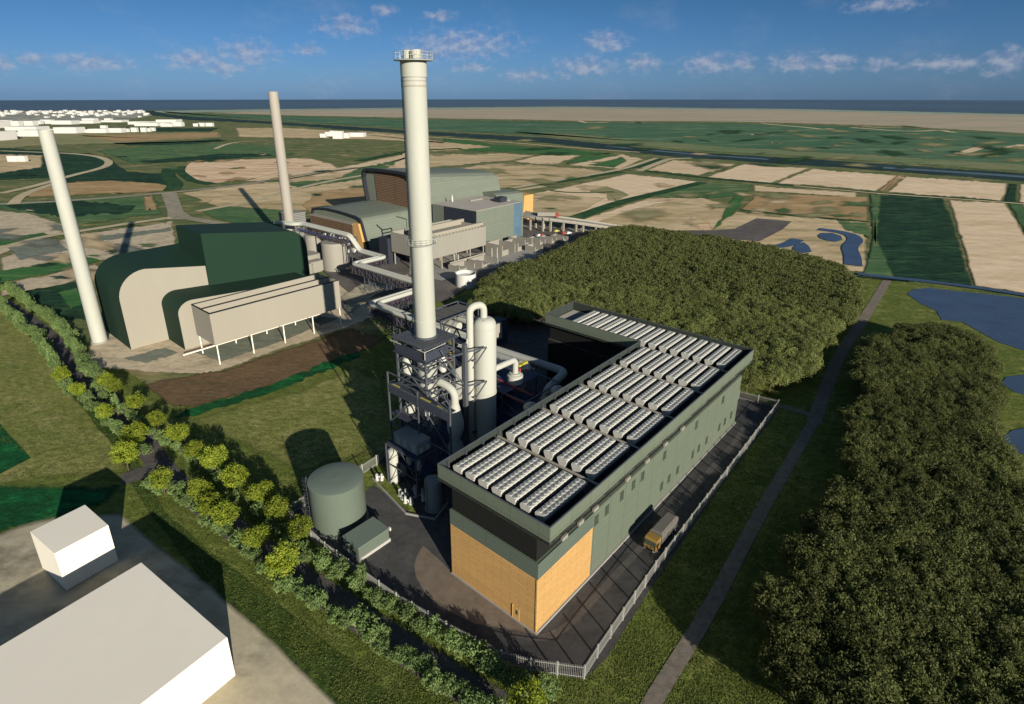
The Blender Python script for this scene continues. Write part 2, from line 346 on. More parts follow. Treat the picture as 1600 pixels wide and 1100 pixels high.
# land between the river and the plants, right of the tall stack
sheet('field', L_GRN2, [(690, 216), (780, 226), (830, 229), (964, 240), (911, 244), (846, 241), (780, 238), (700, 234)])
sheet('field', L_TAN2, [(668, 218), (720, 224), (770, 230), (700, 236), (668, 236)])
sheet('field', L_TAN, [(801, 252), (848, 242), (911, 243), (874, 256), (840, 257)])
sheet('field', L_TAN2, [(668, 240), (790, 239), (838, 243), (795, 252), (668, 262)])
sheet('field', L_GRN2, [(905, 244), (960, 241), (975, 244), (930, 253), (880, 256)])
sheet('field', L_TAN, [(885, 258), (974, 240.5), (1008, 249), (972, 264.5)])
sheet('field', L_GRN2, [(914, 258), (974, 245), (982, 251), (961, 262.5)], j=(1.5, .5))
sheet('field', L_TAN2, [(668, 266), (780, 255), (843, 258), (948, 267), (966, 267), (790, 294), (720, 300), (668, 300)], j=(2, .8))
sheet('field', L_TAN3, [(819, 305), (980, 271.5), (1095, 284), (972, 313), (895, 339), (832, 331)], j=(2, .8))
sheet('field', L_TAN2, [(805, 308), (860, 300), (900, 306), (950, 309), (895, 339), (832, 340), (790, 330)], j=(3, .8))
sheet('field', L_OLIVE, [(918, 294), (950, 291), (972, 298), (985, 305), (965, 315), (948, 314), (946, 303), (920, 301)], j=(3, 1))
sheet('field', L_TAN2, [(909, 343), (1011, 310), (1095, 307), (1142, 321), (1116, 361), (1037, 361), (980, 356), (930, 350)], j=(2, .8))
sheet('field', L_PAD, [(1068, 345), (1086, 338), (1110, 348), (1116, 361), (1090, 358)], j=(4, 1.5))
sheet('field', L_TAN3, [(909, 343), (1000, 314), (1060, 312), (1000, 326), (930, 350)], j=(3, 1))
sheet('field', L_GRN, [(1012, 306), (1100, 285), (1179, 289), (1168, 305), (1113, 311), (1050, 310)], j=(3, 1))
sheet('field', L_GRN2, [(1145, 307), (1168, 304), (1135, 358), (1112, 358)], j=(3, 1))
sheet('field', L_TAN2, [(668, 305), (800, 300), (830, 330), (800, 340), (668, 340)], j=(2, .8))
strip('hedge_line', L_HEDGE, [(893, 343), (972, 315), (1020, 304), (1098, 285)], 12)
strip('hedge_line', L_HEDGE, [(843, 289), (900, 279), (970, 268)], 15)
strip('hedge_line', L_HEDGE, [(974, 266), (1000, 258), (1030, 248)], 18)
strip('hedge_line', L_HEDGE, [(860, 298), (885, 301), (930, 301), (960, 300)], 5)
strip('track', L_ROADT, [(800, 294), (900, 277), (972, 265), (1026, 247)], 7)
strip('track', L_ROADT, [(810, 297), (850, 291)], 9)
strip('track', L_ROADT, [(998, 267), (1020, 258), (1045, 248.5), (1080, 247)], 9)
# big fields far right
sheet('field', L_TAN, [(1008, 266.5), (1050, 250), (1155, 256.5), (1092, 275)])
sheet('field', L_TAN3, [(1103, 277), (1161, 256.5), (1265, 263), (1205, 287)])
sheet('field', L_TAN3, [(1212, 287), (1270, 263.5), (1405, 275), (1370, 299)])
sheet('field', L_TAN3, [(1385, 300), (1414, 276), (1575, 287), (1566, 314)])
sheet('field', L_TAN3, [(1592, 288), (1800, 305), (1800, 335), (1590, 317)])
sheet('field', L_BROWN, [(1400, 274), (1416, 276), (1384, 300), (1370, 298)])
sheet('mud_patch', L_PAD, [(1402, 275), (1420, 275.5), (1412, 280), (1400, 279)], j=(1, .3))
sheet('field', L_BROWN, [(1184, 301), (1358, 308), (1357, 346), (1240, 337), (1155, 329)], j=(2, .8))
sheet('field', L_TAN, [(1176, 290), (1340, 301), (1340, 309), (1176, 299)], j=(3, .8))
sheet('field', L_TAN2, [(1148, 331), (1240, 338), (1356, 348), (1352, 425), (1330, 425), (1180, 395), (1100, 370)], j=(3, 1))
sheet('field', L_GRN, [(1306, 344), (1357, 349), (1362, 372), (1318, 360)], j=(3, 1))
sheet('field', L_WOOD, [(1357, 303), (1400, 304), (1476, 311), (1490, 345), (1522, 447), (1440, 440), (1350, 430), (1362, 372)], j=(3, 1.5))
sheet('field', L_GRN, [(1357, 303), (1380, 304), (1372, 372), (1400, 436), (1345, 432), (1362, 372)], j=(2, 1.5))
sheet('field', L_TAN3, [(1481, 313), (1572, 318), (1602, 368), (1720, 470), (1600, 459.5), (1522, 447)], j=(2, 1))
sheet('field', L_GRN, [(1574, 318), (1600, 320), (1640, 400), (1700, 450), (1602, 366), (1588, 345)], j=(3, 1))
sheet('field', L_TAN3, [(1612, 322), (1800, 338), (1900, 420), (1700, 440)])
sheet('hedge_line', L_WOOD, [(1575, 287), (1592, 288), (1590, 317), (1567, 314)], j=(1, .5))
strip('hedge_line', L_HEDGE, [(1008, 267), (1100, 278), (1240, 290), (1380, 303), (1480, 309), (1600, 318)], 11)
strip('track', L_TAN, [(1240, 290.5), (1380, 303.5), (1480, 310), (1600, 319)], 4)
strip('hedge_line', L_HEDGE, [(1157, 328), (1230, 336), (1356, 347)], 5)
# left half of the plain
sheet('field', L_OLIVE, [(-300, 222), (0, 212), (120, 208), (344, 206), (350, 215), (187, 225), (62, 228), (0, 234), (-300, 250)], j=(4, .6))
sheet('field', L_BROWN, [(120, 212), (344, 206.5), (344, 214), (190, 222)], j=(5, .6))
sheet('field', L_TAN2, [(365, 200), (440, 199), (560, 206), (640, 212), (700, 224), (560, 218), (440, 216), (370, 214)], j=(4, .6))
sheet('wood', L_WOOD, [(-300, 240), (0, 231), (62, 234), (140, 239), (175, 247), (200, 268), (265, 271), (275, 290), (262, 293), (205, 284), (95, 287), (80, 278), (0, 282), (-200, 292)], j=(4, 1.2))
sheet('meadow', L_GRN, [(150, 236), (210, 258), (290, 250), (440, 246), (430, 228), (344, 222), (240, 226)], j=(4, 1))
sheet('wood', L_WOOD, [(210, 252), (280, 246), (340, 240), (420, 240), (430, 244), (330, 250), (240, 256)], j=(4, .8))
sheet('wood', L_WOOD, [(170, 224), (260, 222), (340, 217), (360, 220), (300, 226), (200, 228)], j=(4, .6))
sheet('wood', L_WOOD, [(180, 200), (250, 199), (345, 200), (330, 206), (240, 206)], j=(4, .5))
sheet('field', L_TAN2, [(-300, 252), (0, 241), (69, 243), (66, 262), (0, 272), (-300, 290)], j=(3, 1))
sheet('field', L_BROWN, [(30, 303), (100, 286), (170, 282), (250, 287), (272, 293), (258, 299), (155, 304), (45, 309)], j=(3, 1))
sheet('field', L_PAD, [(280, 266), (296, 254), (406, 248), (488, 248), (520, 256), (530, 264), (416, 278), (338, 287), (300, 281)], j=(3, 1))
sheet('field', L_TAN, [(430, 270), (530, 262), (640, 238), (640, 262), (560, 272), (440, 285), (380, 284)], j=(4, 1))
sheet('field', L_TAN2, [(281, 302), (388, 288), (470, 277), (560, 270), (640, 262), (640, 300), (560, 330), (444, 330), (338, 324)], j=(4, 1))
sheet('field', L_BROWN, [(470, 322), (500, 300), (570, 290), (640, 300), (600, 330), (500, 345)], j=(4, 1))
sheet('field', L_GRN, [(312, 330), (340, 322), (446, 329), (448, 353), (376, 353), (330, 341)], j=(3, 1))
sheet('field', L_GRN, [(440, 286), (520, 280), (560, 262), (640, 246), (570, 280), (470, 296)], j=(4, 1.2))
sheet('field', L_GRN, [(-200, 322), (34, 315), (243, 306), (256, 334), (125, 352), (0, 327)], j=(4, 1.2))
sheet('wood', L_WOOD, [(0, 318), (120, 312), (215, 322), (200, 334), (120, 340), (60, 336)], j=(6, 2))
sheet('field', L_BROWN, [(222, 308), (240, 306), (248, 328), (225, 330)], j=(2, 1))
sheet('yard', L_YARD, [(-200, 340), (0, 330), (47, 334), (103, 352), (100, 364), (0, 400), (-200, 430)], j=(3, 1))
sheet('yard', L_YARD, [(122, 368), (272, 346), (275, 395), (130, 412), (0, 440), (0, 404)], j=(3, 1))
sheet('yard', L_SHEETP, [(10, 388), (90, 374), (110, 392), (30, 408)], j=(2, .8))
sheet('yard', L_SHEETP, [(110, 374), (270, 356), (270, 362), (115, 384)], j=(2, .8))
sheet('meadow', L_GRN2, [(-60, 378), (70, 364), (90, 371), (0, 386), (-60, 394)], j=(3, 1))
sheet('meadow', L_GRN2, [(-60, 440), (0, 424), (130, 400), (160, 408), (100, 424), (0, 444)], j=(3, 1))
sheet('yard', L_YARD, [(0, 446), (150, 414), (175, 424), (100, 446), (0, 464)], j=(3, 1))
strip('country_road', L_ROADG, [(-300, 326), (0, 320), (130, 313), (250, 303), (320, 296), (388, 288), (480, 272), (560, 262)], 9)
sheet('country_road', L_ROADG, [(252, 303), (276, 301), (286, 330), (300, 340), (370, 352), (360, 356), (290, 344), (262, 344), (262, 330)], j=None)
strip('country_road', L_ROADT, [(268, 341), (200, 350), (125, 362), (60, 372), (0, 390), (-100, 410)], 7)
strip('country_road', L_ROADT, [(0, 303), (60, 290), (110, 275), (165, 262), (173, 252), (150, 244), (110, 240), (0, 236)], 9)
strip('country_road', L_ROADT, [(20, 320), (35, 304), (90, 286)], 8)
strip('country_road', L_ROADT, [(308, 331), (380, 318), (440, 302), (500, 286), (640, 262)], 7)
strip('country_road', L_ROADT, [(336, 233), (352, 226), (372, 222), (420, 220)], 8)
strip('hedge_line', L_HEDGE, [(264, 264), (262, 276), (276, 288), (268, 298)], 14)
strip('hedge_line', L_HEDGE, [(285, 260), (280, 268), (300, 283), (330, 288)], 10)
strip('hedge_line', L_HEDGE, [(560, 252), (600, 244), (640, 236), (720, 232)], 16)
strip('hedge_line', L_HEDGE, [(440, 282), (520, 268), (600, 258)], 6)
# service yards of the sage complex, and the road that leaves it
sheet('service_yard', L_ASPHF, [(440, 372), (640, 352), (800, 330), (812, 338), (960, 352), (1037, 361), (1116, 361), (1150, 358), (1183, 342), (1237, 347), (1222, 360), (1187, 378), (1120, 373), (1000, 368), (900, 384), (850, 404), (760, 432), (700, 470), (620, 490), (560, 470), (500, 420)], j=None)
sheet('yard_verge', L_YARD, [(760, 428), (830, 402), (880, 388), (830, 414), (770, 440)], j=(3, 1))
sheet('pavement', M_CONC, [(812, 350), (850, 351), (878, 353), (868, 358), (845, 358), (820, 355)], j=None)
sheet('pavement', M_CONC, [(886, 357), (920, 356), (960, 360), (940, 364), (900, 363)], j=None)
sheet('pavement', M_CONC, [(640, 400), (770, 396), (790, 405), (780, 418), (720, 432), (690, 440), (640, 430)], j=None)
sheet('pavement', M_CONC, [(760, 398), (820, 384), (850, 392), (838, 404), (800, 412), (780, 408)], j=None)
sheet('yard', L_DUST, [(530, 466), (560, 446), (640, 430), (650, 440), (590, 462), (545, 490)], j=(2, 1))
# ponds and ditches
WB = watermat('pond_water', (60, 76, 98), .35, .12)
sheet('pond', WB, [(1278, 369), (1284, 365), (1300, 365), (1314, 370), (1316, 376), (1306, 379), (1292, 377), (1281, 373)], j=None)
strip('ditch', WB, [(1279, 359), (1311, 363), (1330, 368), (1338, 376), (1326, 388), (1332, 400), (1333, 416)], 8)
strip('ditch', WB, [(1180, 385), (1217, 387), (1235, 382), (1247, 375)], 7)
sheet('pond', WB, [(1238, 389), (1246, 382), (1256, 380), (1264, 386), (1268, 395), (1250, 398)], j=None)
strip('ditch', WB, [(1340, 429), (1388, 435), (1450, 441), (1520, 450), (1600, 462), (1720, 485)], 4.2)
sheet('ditch_bank', L_WOOD, [(1338, 431), (1388, 437), (1430, 440), (1430, 443), (1388, 440), (1338, 435)], j=(1, .4))
# scrub, bare and damp patches that mottle the plain
rq = random.Random(31)
def blotches(name, mat, boxes, n, w0, w1):
    ZK[0] += 1; m = MB()
    for _ in range(n):
        x0, x1, y0, y1 = boxes[rq.randrange(len(boxes))]; px = rq.uniform(x0, x1); py = rq.uniform(y0, y1); k = (py - 150) / 120; rx = rq.uniform(w0, w1) * (.5 + k); ry = rx * rq.uniform(.05, .16) * (.4 + k); tl = rq.uniform(-.12, .12)
        sh = [rq.uniform(.6, 1.2) for t in range(16)]; P = [(px + rx * math.cos(t * .3927) * sh[t], py + ry * math.sin(t * .3927) * sh[t] + tl * rx * math.cos(t * .3927) * sh[t]) for t in range(16)]
        k0 = len(m.v); z = .005 * ZK[0] + .00007 * _; m.v += [Vector((*G(*q), z)) for q in P] + [Vector((*G(px, py), z))]; m.f += [(k0 + t, k0 + (t + 1) % 16, k0 + 16) for t in range(16)]
    o = struct(name, m, mat); a = o.data.attributes.new('fringe', 'FLOAT', 'POINT'); a.data.foreach_set('value', ([1.0] * 16 + [0.0]) * n); return o
LEFT = [(-40, 440, 215, 330), (0, 260, 330, 440), (440, 620, 220, 340)]; RIGHT = [(780, 1140, 240, 350), (1160, 1350, 300, 340), (680, 900, 230, 320)]; MARSH = [(700, 1600, 195, 240), (1100, 1600, 205, 262)]
blotches('scrub_patches', L_WOOD, LEFT, 16, 5, 20); blotches('scrub_patches', L_GRN, LEFT + RIGHT, 26, 6, 24); blotches('bare_patches', L_TAN2, LEFT + RIGHT, 22, 6, 22)
blotches('scrub_patches', L_OLIVE, RIGHT, 26, 8, 26); blotches('damp_patches', L_HEDGE, MARSH, 30, 10, 40); blotches('marsh_patches', L_OLIVE, MARSH, 26, 10, 40)
blotches('bare_patches', L_BROWN, [(300, 530, 250, 284)], 14, 5, 16); blotches('yard_patches', L_SHEETP, [(0, 270, 350, 410)], 10, 8, 20)
ZK[0] = 0
# near grass, paths and yards
sheet('lawn', L_LAWN, [(-400, 470), (0, 446), (60, 470), (160, 555), (230, 600), (560, 545), (720, 440), (1000, 420), (1330, 433), (1500, 450), (2100, 560), (2600, 1300), (-900, 1300)], False, None)
sheet('dry_grass', L_LAWN2, [(-300, 480), (0, 474), (60, 510), (110, 575), (150, 640), (195, 700), (200, 735), (0, 760), (-300, 800)], False, (3, 2), 20, (14, 9))
sheet('dry_grass', L_LAWN2, [(300, 655), (420, 620), (560, 570), (600, 590), (640, 700), (470, 740), (360, 690)], False, (6, 4), 20, (16, 10))
sheet('verge', L_VERGE, [(60, 500), (110, 560), (140, 610), (215, 715), (260, 800), (420, 930), (560, 1040), (640, 1110), (520, 1110), (380, 990), (300, 890), (215, 775), (190, 720), (100, 610), (40, 520)], False, (3, 2), 20, (7, 5))
sheet('lush_grass', L_EMER, [(-60, 668), (0, 660), (50, 716), (0, 742), (-60, 760)], False, (2, 2), 20, (4, 3))
sheet('lush_grass', L_EMER, [(-60, 762), (0, 754), (196, 757), (170, 790), (100, 812), (40, 830), (-60, 850)], False, (3, 4), 20, (20, 16))
sheet('bare_ground', L_DUST, [(-200, 850), (0, 832), (60, 810), (120, 800), (190, 800), (250, 850), (350, 930), (430, 1000), (540, 1110), (540, 1300), (-400, 1300)], False, (2.5, 2.5), 30, (16, 12))
sheet('brown_soil', L_SOIL, [(222, 600), (300, 584), (345, 578), (545, 510), (605, 528), (560, 556), (420, 606), (300, 640), (262, 634)], False, (3, 2), 12, (14, 7))
sheet('lush_grass', L_EMER, [(270, 652), (300, 637), (420, 602), (560, 548), (565, 558), (420, 616), (300, 652)], False, (5, 3), 9, (2.5, 2))
sheet('yard', L_YARD, [(130, 556), (148, 525), (175, 505), (280, 480), (480, 440), (560, 440), (625, 480), (545, 512), (440, 545), (345, 580), (300, 584), (200, 578), (150, 575)], False, (3, 1.5))
sheet('yard', L_SHEETP, [(298, 550), (330, 540), (480, 490), (530, 498), (440, 534), (345, 566)], False, (2, 1))
sheet('yard', L_SHEETP, [(190, 560), (260, 543), (280, 552), (230, 568)], False, (3, 1.5))
sheet('meadow', L_WOOD, [(30, 452), (120, 440), (150, 470), (145, 500), (100, 500), (40, 470)], False, (3, 1.5))
sheet('meadow', L_GRN2, [(88, 456), (124, 450), (134, 474), (108, 484)], False, (2, 1))
yard_px = [(456, 794), (480, 826), (520, 868), (570, 908), (640, 955), (720, 1002), (790, 1034), (829, 1048), (912, 1062), (950, 1026), (1010, 930), (1110, 782), (1216, 640), (1160, 616), (1000, 560), (880, 500), (800, 478), (720, 470), (650, 490), (652, 560), (618, 700), (562, 742)]
sheet('service_yard', L_ASPH, yard_px, False, None)
sheet('grass_strip', L_LAWN, [(540, 742), (574, 724), (606, 724), (616, 752), (642, 782), (652, 806), (640, 800), (584, 758), (566, 772), (548, 790)], False, None)
sheet('concrete_apron', L_APRON, [(661, 853), (652, 868), (647, 884), (650, 902), (664, 926), (690, 950), (740, 974), (790, 984), (836, 992), (709, 899), (690, 878)], False, None)
kp = [(836, 992), (880, 975), (925, 930), (985, 862), (1146, 690), (1165, 664), (1200, 640), (1180, 632), (1146, 668)]
L_EDGE = land('worn_concrete', (96, 92, 88), (86, 83, 80), .2, None, (1, 1), 0, .08)
strip('concrete_edge', L_EDGE, [(800, 990), (845, 1000), (885, 982), (932, 932), (990, 868)], 1.3, False)
strip('concrete_edge', L_EDGE, [(990, 868), (1060, 790), (1150, 690), (1162, 668)], 1.3, False)
# footpath on the right and the lane between the hedges
strip('footpath', L_PATH, [(1387, 437), (1350, 498), (1307, 560), (1271, 660)], 3.4, False)
strip('footpath', L_PATH, [(1271, 660), (1180, 815), (1105, 960), (1017, 1100), (960, 1210)], 2.5, False)
strip('footpath', L_PATH, [(1216, 634), (1240, 640), (1272, 650)], 2.2, False)
strip('lane', land('lane_asphalt', (92, 86, 84), (80, 76, 74), .08, None, (1, 1), 0, .1), [(-60, 440), (0, 470), (60, 512), (120, 570), (170, 625), (225, 690)], 6.0, False)
strip('lane', MATS['lane_asphalt'], [(225, 690), (262, 745), (330, 800), (420, 868), (540, 950), (640, 1020), (760, 1095), (860, 1160)], 5.0, False)
strip('lane', MATS['lane_asphalt'], [(190, 750), (225, 738), (256, 728)], 5.0, False)
sheet('pond', WB, [(1417, 459), (1429, 452), (1453, 450), (1486, 454), (1560, 462), (1720, 482), (1760, 600), (1560, 535), (1503, 503), (1471, 500), (1463, 486), (1436, 473)], False, None)
sheet('pond', WB, [(1564, 600), (1572, 589), (1620, 584), (1700, 600), (1700, 640), (1602, 618), (1584, 612)], False, None)
sheet('pond', WB, [(1567, 684), (1581, 673), (1620, 666), (1720, 680), (1720, 740), (1602, 712), (1582, 704)], False, None)

# ------------------------------------------------------------------ the new building
BLD = thing('plant_building', 'long L-shaped sage-green building with timber-coloured corner and a roof full of coolers', 'building', FO(0, 0))
mb = MB()                                                     # sage walls, ground to 14 m
def wallring(mb, pts, z0, z1):                                # closed footprint given in building metres
    mb.extrude([FO(i, j, z0) for i, j in pts], [FO(i, j, z1) for i, j in pts])
foot = [(0, 0), (84.2, 0), (84.2, 50.6), (70.6, 50.6), (70.6, 18.8), (0, 18.8)]
wallring(mb, foot, 0.25, 14.0); wl = mb.build('wall', M_SAGE, BLD)
m = MB(); m.box(FO, -.06, -.004, -.06, 18.86, .25, 11.0); m.box(FO, -.06, 15.4, -.06, -.004, .25, 11.0); m.box(FO, -.06, 12, 18.804, 18.86, .25, 11)
m.build('timber_cladding', M_TIMBER, BLD)
m = MB(); m.box(FO, -.09, -.004, -.09, 18.89, 11.004, 14.05); m.box(FO, -.004, 15.4, -.09, -.004, 11.004, 14.05); m.build('band_panel', M_SAGEB, BLD)
m = MB(); m.box(FO, -.16, .1, -.16, .1, .25, 11.02); m.build('corner_trim', M_ORANGE, BLD)
m = MB(); m.box(FO, -.12, 84.4, -.35, -.02, 0, .45); m.box(FO, -.3, -.02, -.35, 18.9, 0, .25); m.build('plinth', M_CONC, BLD)
m = MB(); wallring(m, [(.25, .5), (83.8, .5), (83.8, 50.3), (70.9, 50.3), (70.9, 18.5), (.25, 18.5)], 14.0, 18.9); m.build('louvre_band', M_LOUV, BLD)
# dark louvred wall under the wing, the pale brackets under the overhang
m = MB(); m.box(FO, 70.5, 70.59, 18.85, 50.6, .25, 14.0); m.box(FO, 3, 70.4, 18.81, 18.9, .25, 14.0); m.build('louvre_wall', M_LOUV, BLD)
for i in (7.0, 11.6, 16.1, 27.0, 34.4, 42.1, 49.9):
    q = MB(); q.box(FO, i - .75, i + .75, -.1, .3, 14.06, 14.72); q.build('bracket', W_STONE, BLD)
# roof deck, its slab and fascia
roof = [(-.2, -2.1), (83.2, -2.1), (83.2, 51.0), (69.4, 51.0), (69.4, 21.4), (-.2, 21.4)]
m = MB(); wallring(m, roof, 18.82, 19.4); m.build('roof_deck', M_ROOFDARK, BLD)
m = MB(); m.box(FO, 70.6, 82.4, 44.6, 50.2, 19.41, 19.75); m.build('roof_membrane', M_ROOFGREY, BLD)
def offset(pts, d):                                           # inset of the L-shaped outline
    out = []; n = len(pts)
    for k in range(n):
        p, c, q = Vector(pts[k - 1]), Vector(pts[k]), Vector(pts[(k + 1) % n])
        e1 = (c - p).normalized(); e2 = (q - c).normalized(); out.append(tuple(c + Vector((-e1.y, e1.x)) * d + Vector((-e2.y, e2.x)) * d))
    return out
inn = offset(roof, .22)
fas = MB(); lin_ = MB(); cop = MB()
for k in range(6):
    a, b, c, d = roof[k], roof[(k + 1) % 6], inn[(k + 1) % 6], inn[k]
    e = [(a[0] + d[0]) / 2, (a[1] + d[1]) / 2]; f = [(b[0] + c[0]) / 2, (b[1] + c[1]) / 2]
    fas.hexa([FO(*p, z) for z in (18.8, 22.0) for p in (a, b, f, e)])
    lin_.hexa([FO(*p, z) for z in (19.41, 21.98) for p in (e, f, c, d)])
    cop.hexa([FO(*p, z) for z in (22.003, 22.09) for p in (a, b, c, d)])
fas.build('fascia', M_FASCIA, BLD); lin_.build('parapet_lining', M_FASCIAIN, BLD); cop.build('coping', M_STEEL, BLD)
for k in range(16):                                           # parapet stiffeners along the inside left edge
    m = MB(); m.box(FO, 1.5 + k * 4.4, 1.62 + k * 4.4, 20.5, 21.18, 19.41, 21.9); m.build('parapet_stay', M_STEEL, BLD)
for z, ii in ((11.05, (16.5, 19.9, 25.0, 29.3, 32.8, 42.0, 57.3, 72.5)), (3.3, (42.3, 45.7, 49.8, 57.5, 60.8, 65.2, 72.8, 76.4, 80.5))):
    for i in ii:
        q = MB(); q.box(FO, i - .6, i + .6, -.07, -.005, z, z + 1.8); w = q.build('window', M_WIN, BLD)
        q = MB(); q.box(FO, i - .7, i + .7, -.16, -.075, z - .12, z - .01); q.build('sill', M_SAGEB, w)
q = MB(); q.box(FO, -.13, -.065, 3.3, 4.5, .25, 2.6); d = q.build('door', M_ORANGE, BLD)
q = MB(); q.box(FO, -.19, -.135, 3.6, 3.95, 1.3, 2.2); q.build('door_window', M_WIN, d)
q = MB(); q.box(FO, -.22, -.07, 4.62, 4.74, .26, 2.9); q.build('door_screen', M_ORANGE, BLD)
for i, z in ((4.2, 3.2), (8.6, 4.6), (7.2, 1.6)):              # slightly duller access panels in the timber
    q = MB(); q.box(FO, i - .7, i + .7, -.075, -.062, z, z + 1.1); q.build('access_panel', plain('dull_timber', (.42, .25, .09), .05), BLD)
# roof coolers: V-shaped casings with two rows of fans
def cooler():
    t = thing('dry_cooler', 'x', 'cooler', FO(0, 0, 19.4))
    fr = Frame((FO.o[0], FO.o[1])); L = 11.3; z0 = 19.4
    m = MB()
    prof = [(.55, z0 + .25), (1.40, z0 + .25), (1.95, z0 + 1.45), (1.95, z0 + 1.88), (0, z0 + 1.88), (0, z0 + 1.45)]
    m.extrude([fr(0, j, z) for j, z in prof], [fr(L, j, z) for j, z in prof]); m.build('casing', M_FAN, t)
    for j in (.55, 1.4):
        m = MB(); m.box(fr, .1, L - .1, j - .06, j + .06, z0 - .02, z0 + .248); m.build('skid', M_STEEL, t)
    f = MB(); c = fr(.75, .5)
    f.lathe(c, [(.45, z0 + 1.86), (.45, z0 + 1.96), (.36, z0 + 1.98)], 10); f0 = f.mesh('fan', M_FAN, FO(0, 0, 19.4), True)
    g = MB(); g.lathe(c, [(.34, z0 + 1.985), (.12, z0 + 2.0)], 10); h = c + Vector((OA[0], OA[1], 0)) * .40; g.lathe(h, [(.12, z0 + 1.86), (.12, z0 + 2.02)], 6); g0 = g.mesh('fan_grille', M_FAND, FO(0, 0, 19.4))
    for q in range(11):
        for w in (0, 1):
            d = fr(q * .98, w * .95) - fr(0, 0); d.z = 0
            o = bpy.data.objects.new('fan', f0); COL.objects.link(o); o.parent = t; o.location = d
            u = bpy.data.objects.new('fan_grille', g0); COL.objects.link(u); u.parent = o
    return t
cool0 = cooler(); first = True
ROWN = ['nearest', 'second nearest', 'third', 'fourth', 'fifth', 'far wing']
for ri, (i, n) in enumerate(((1.9, 7), (15.7, 7), (29.4, 7), (43.2, 7), (57.1, 7), (71.2, 15))):
    for k in range(n):
        j = .3 + k * 2.93
        lab = ('pale V-shaped roof cooler, %s from the right in the %s row' % (ORD[k], ROWN[ri]))
        p = FO(i, j, 19.4)
        if first: cool0.location = p; cool0['label'] = lab; cool0['group'] = 'coolers on the roof'; first = False
        else: dup(cool0, p, 0, None, lab, 'coolers on the roof')
m = MB()
for i in (14.2, 27.9, 41.7, 55.4, 69.0): m.bar(FO(i, -1.2, 20.9), FO(i, 20.6, 20.9), .34, .2); m.bar(FO(i + .7, -1.2, 20.4), FO(i + .7, 20.6, 20.4), .2)
for k in range(14):
    for i in (14.2, 27.9, 41.7, 55.4, 69.0)[:5]: pass
m.build('roof_header_pipes', W_CREAM, BLD)
m = MB(); m.bar(FO(72, 46.2, 19.9), FO(81.5, 46.2, 19.9), .2); m.bar(FO(72, 47.2, 19.9), FO(81.5, 47.2, 19.9), .2); m.build('roof_pipe_stub', M_STEEL, BLD)

# ------------------------------------------------------------------ palisade fence round the site
FEN = thing('palisade_fence', 'pale grey steel palisade fence running round the new plant and its yard', 'fence', FO(-1.4, -10))
poly = [(16, 57), (11, 54.9), (6.7, 54.5), (-7.3, 54.6), (-11.6, 54.5), (-12.2, 44.9), (-12.4, 39.8), (-11.9, 32.9), (-11.4, 25), (-11.1, 20.8), (-10.1, 14), (-9.5, 10.5), (-8.5, 5.1), (-7.5, .7), (-5.7, -3.4), (-1.4, -10), (2.8, -9.6), (24, -8.3), (60, -7.2), (99.5, -6.0), (98, 4), (97.5, 62)]
posts = []
for k in range(len(poly) - 1):
    a = Vector(poly[k]); b = Vector(poly[k + 1]); n = max(1, round((b - a).length / 4.1))
    for t in range(n): posts.append(a + (b - a) * (t / n))
posts.append(Vector(poly[-1]))
for k, p in enumerate(posts):
    m = MB(); m.box(FO, p.x - .11, p.x + .11, p.y - .11, p.y + .11, 0, 2.85); m.build('post', M_FENCE, FEN)
    if k == len(posts) - 1: break
    q = posts[k + 1]; m = MB(); A = FO(p.x, p.y); B_ = FO(q.x, q.y)
    for z in (.45, 2.3): m.bar(A + Vector((0, 0, z)), B_ + Vector((0, 0, z)), .05, .07)
    n = max(2, int((q - p).length / .26))
    for t in range(1, n):
        c = A.lerp(B_, t / n); m.bar(c + Vector((0, 0, .06)), c + Vector((0, 0, 2.7)), .055, .02)
    m.build('panel', M_FENCE, FEN)

# ------------------------------------------------------------------ stacks
def railing(fr_pts, z0, mat, parent, name='railing', h=1.1, closed=True, w=.05):
    m = MB(); n = len(fr_pts)
    for k in range(n):
        p = Vector((fr_pts[k][0], fr_pts[k][1], z0)); m.bar(p, p + Vector((0, 0, h)), w)
        if not closed and k == n - 1: break
        q = Vector((fr_pts[(k + 1) % n][0], fr_pts[(k + 1) % n][1], z0))
        for hh in (h, h * .55): m.bar(p + Vector((0, 0, hh)), q + Vector((0, 0, hh)), w)
    return m.build(name, mat, parent)
def circ(c, r, n): return [(c[0] + r * math.cos(2 * math.pi * k / n), c[1] + r * math.sin(2 * math.pi * k / n)) for k in range(n)]
CH = FO(19.5, 45.5)
CHT = thing('tall_stack', 'tall cream-white steel stack with a ringed platform and two flue tips', 'chimney', CH)
m = MB(); m.lathe(CH, [(2.05, 11.5), (2.05, 22.6), (2.12, 22.7), (2.12, 32.4), (2.2, 32.6), (2.2, 83.2)], 40); m.build('shaft', W_WHITE, CHT, True)
m = MB(); m.lathe(CH, [(2.36, 83.2), (2.36, 84.6), (2.36, 85.9)], 40); m.build('collar', W_WHITE, CHT, True)
m = MB(); m.lathe(CH, [(2.27, 81.6), (2.27, 81.9)], 40); m.lathe(CH, [(2.25, 82.5), (2.25, 82.7)], 40); m.build('collar_groove', M_CHGREY, CHT, True)
m = MB(); m.lathe(CH, [(2.4, 85.9), (3.5, 85.92), (3.5, 86.06), (2.0, 86.08)], 32); m.build('top_platform', M_DUCT, CHT)
railing(circ(CH, 3.45, 20), 86.06, W_WHITE, CHT, 'top_railing', 1.3)
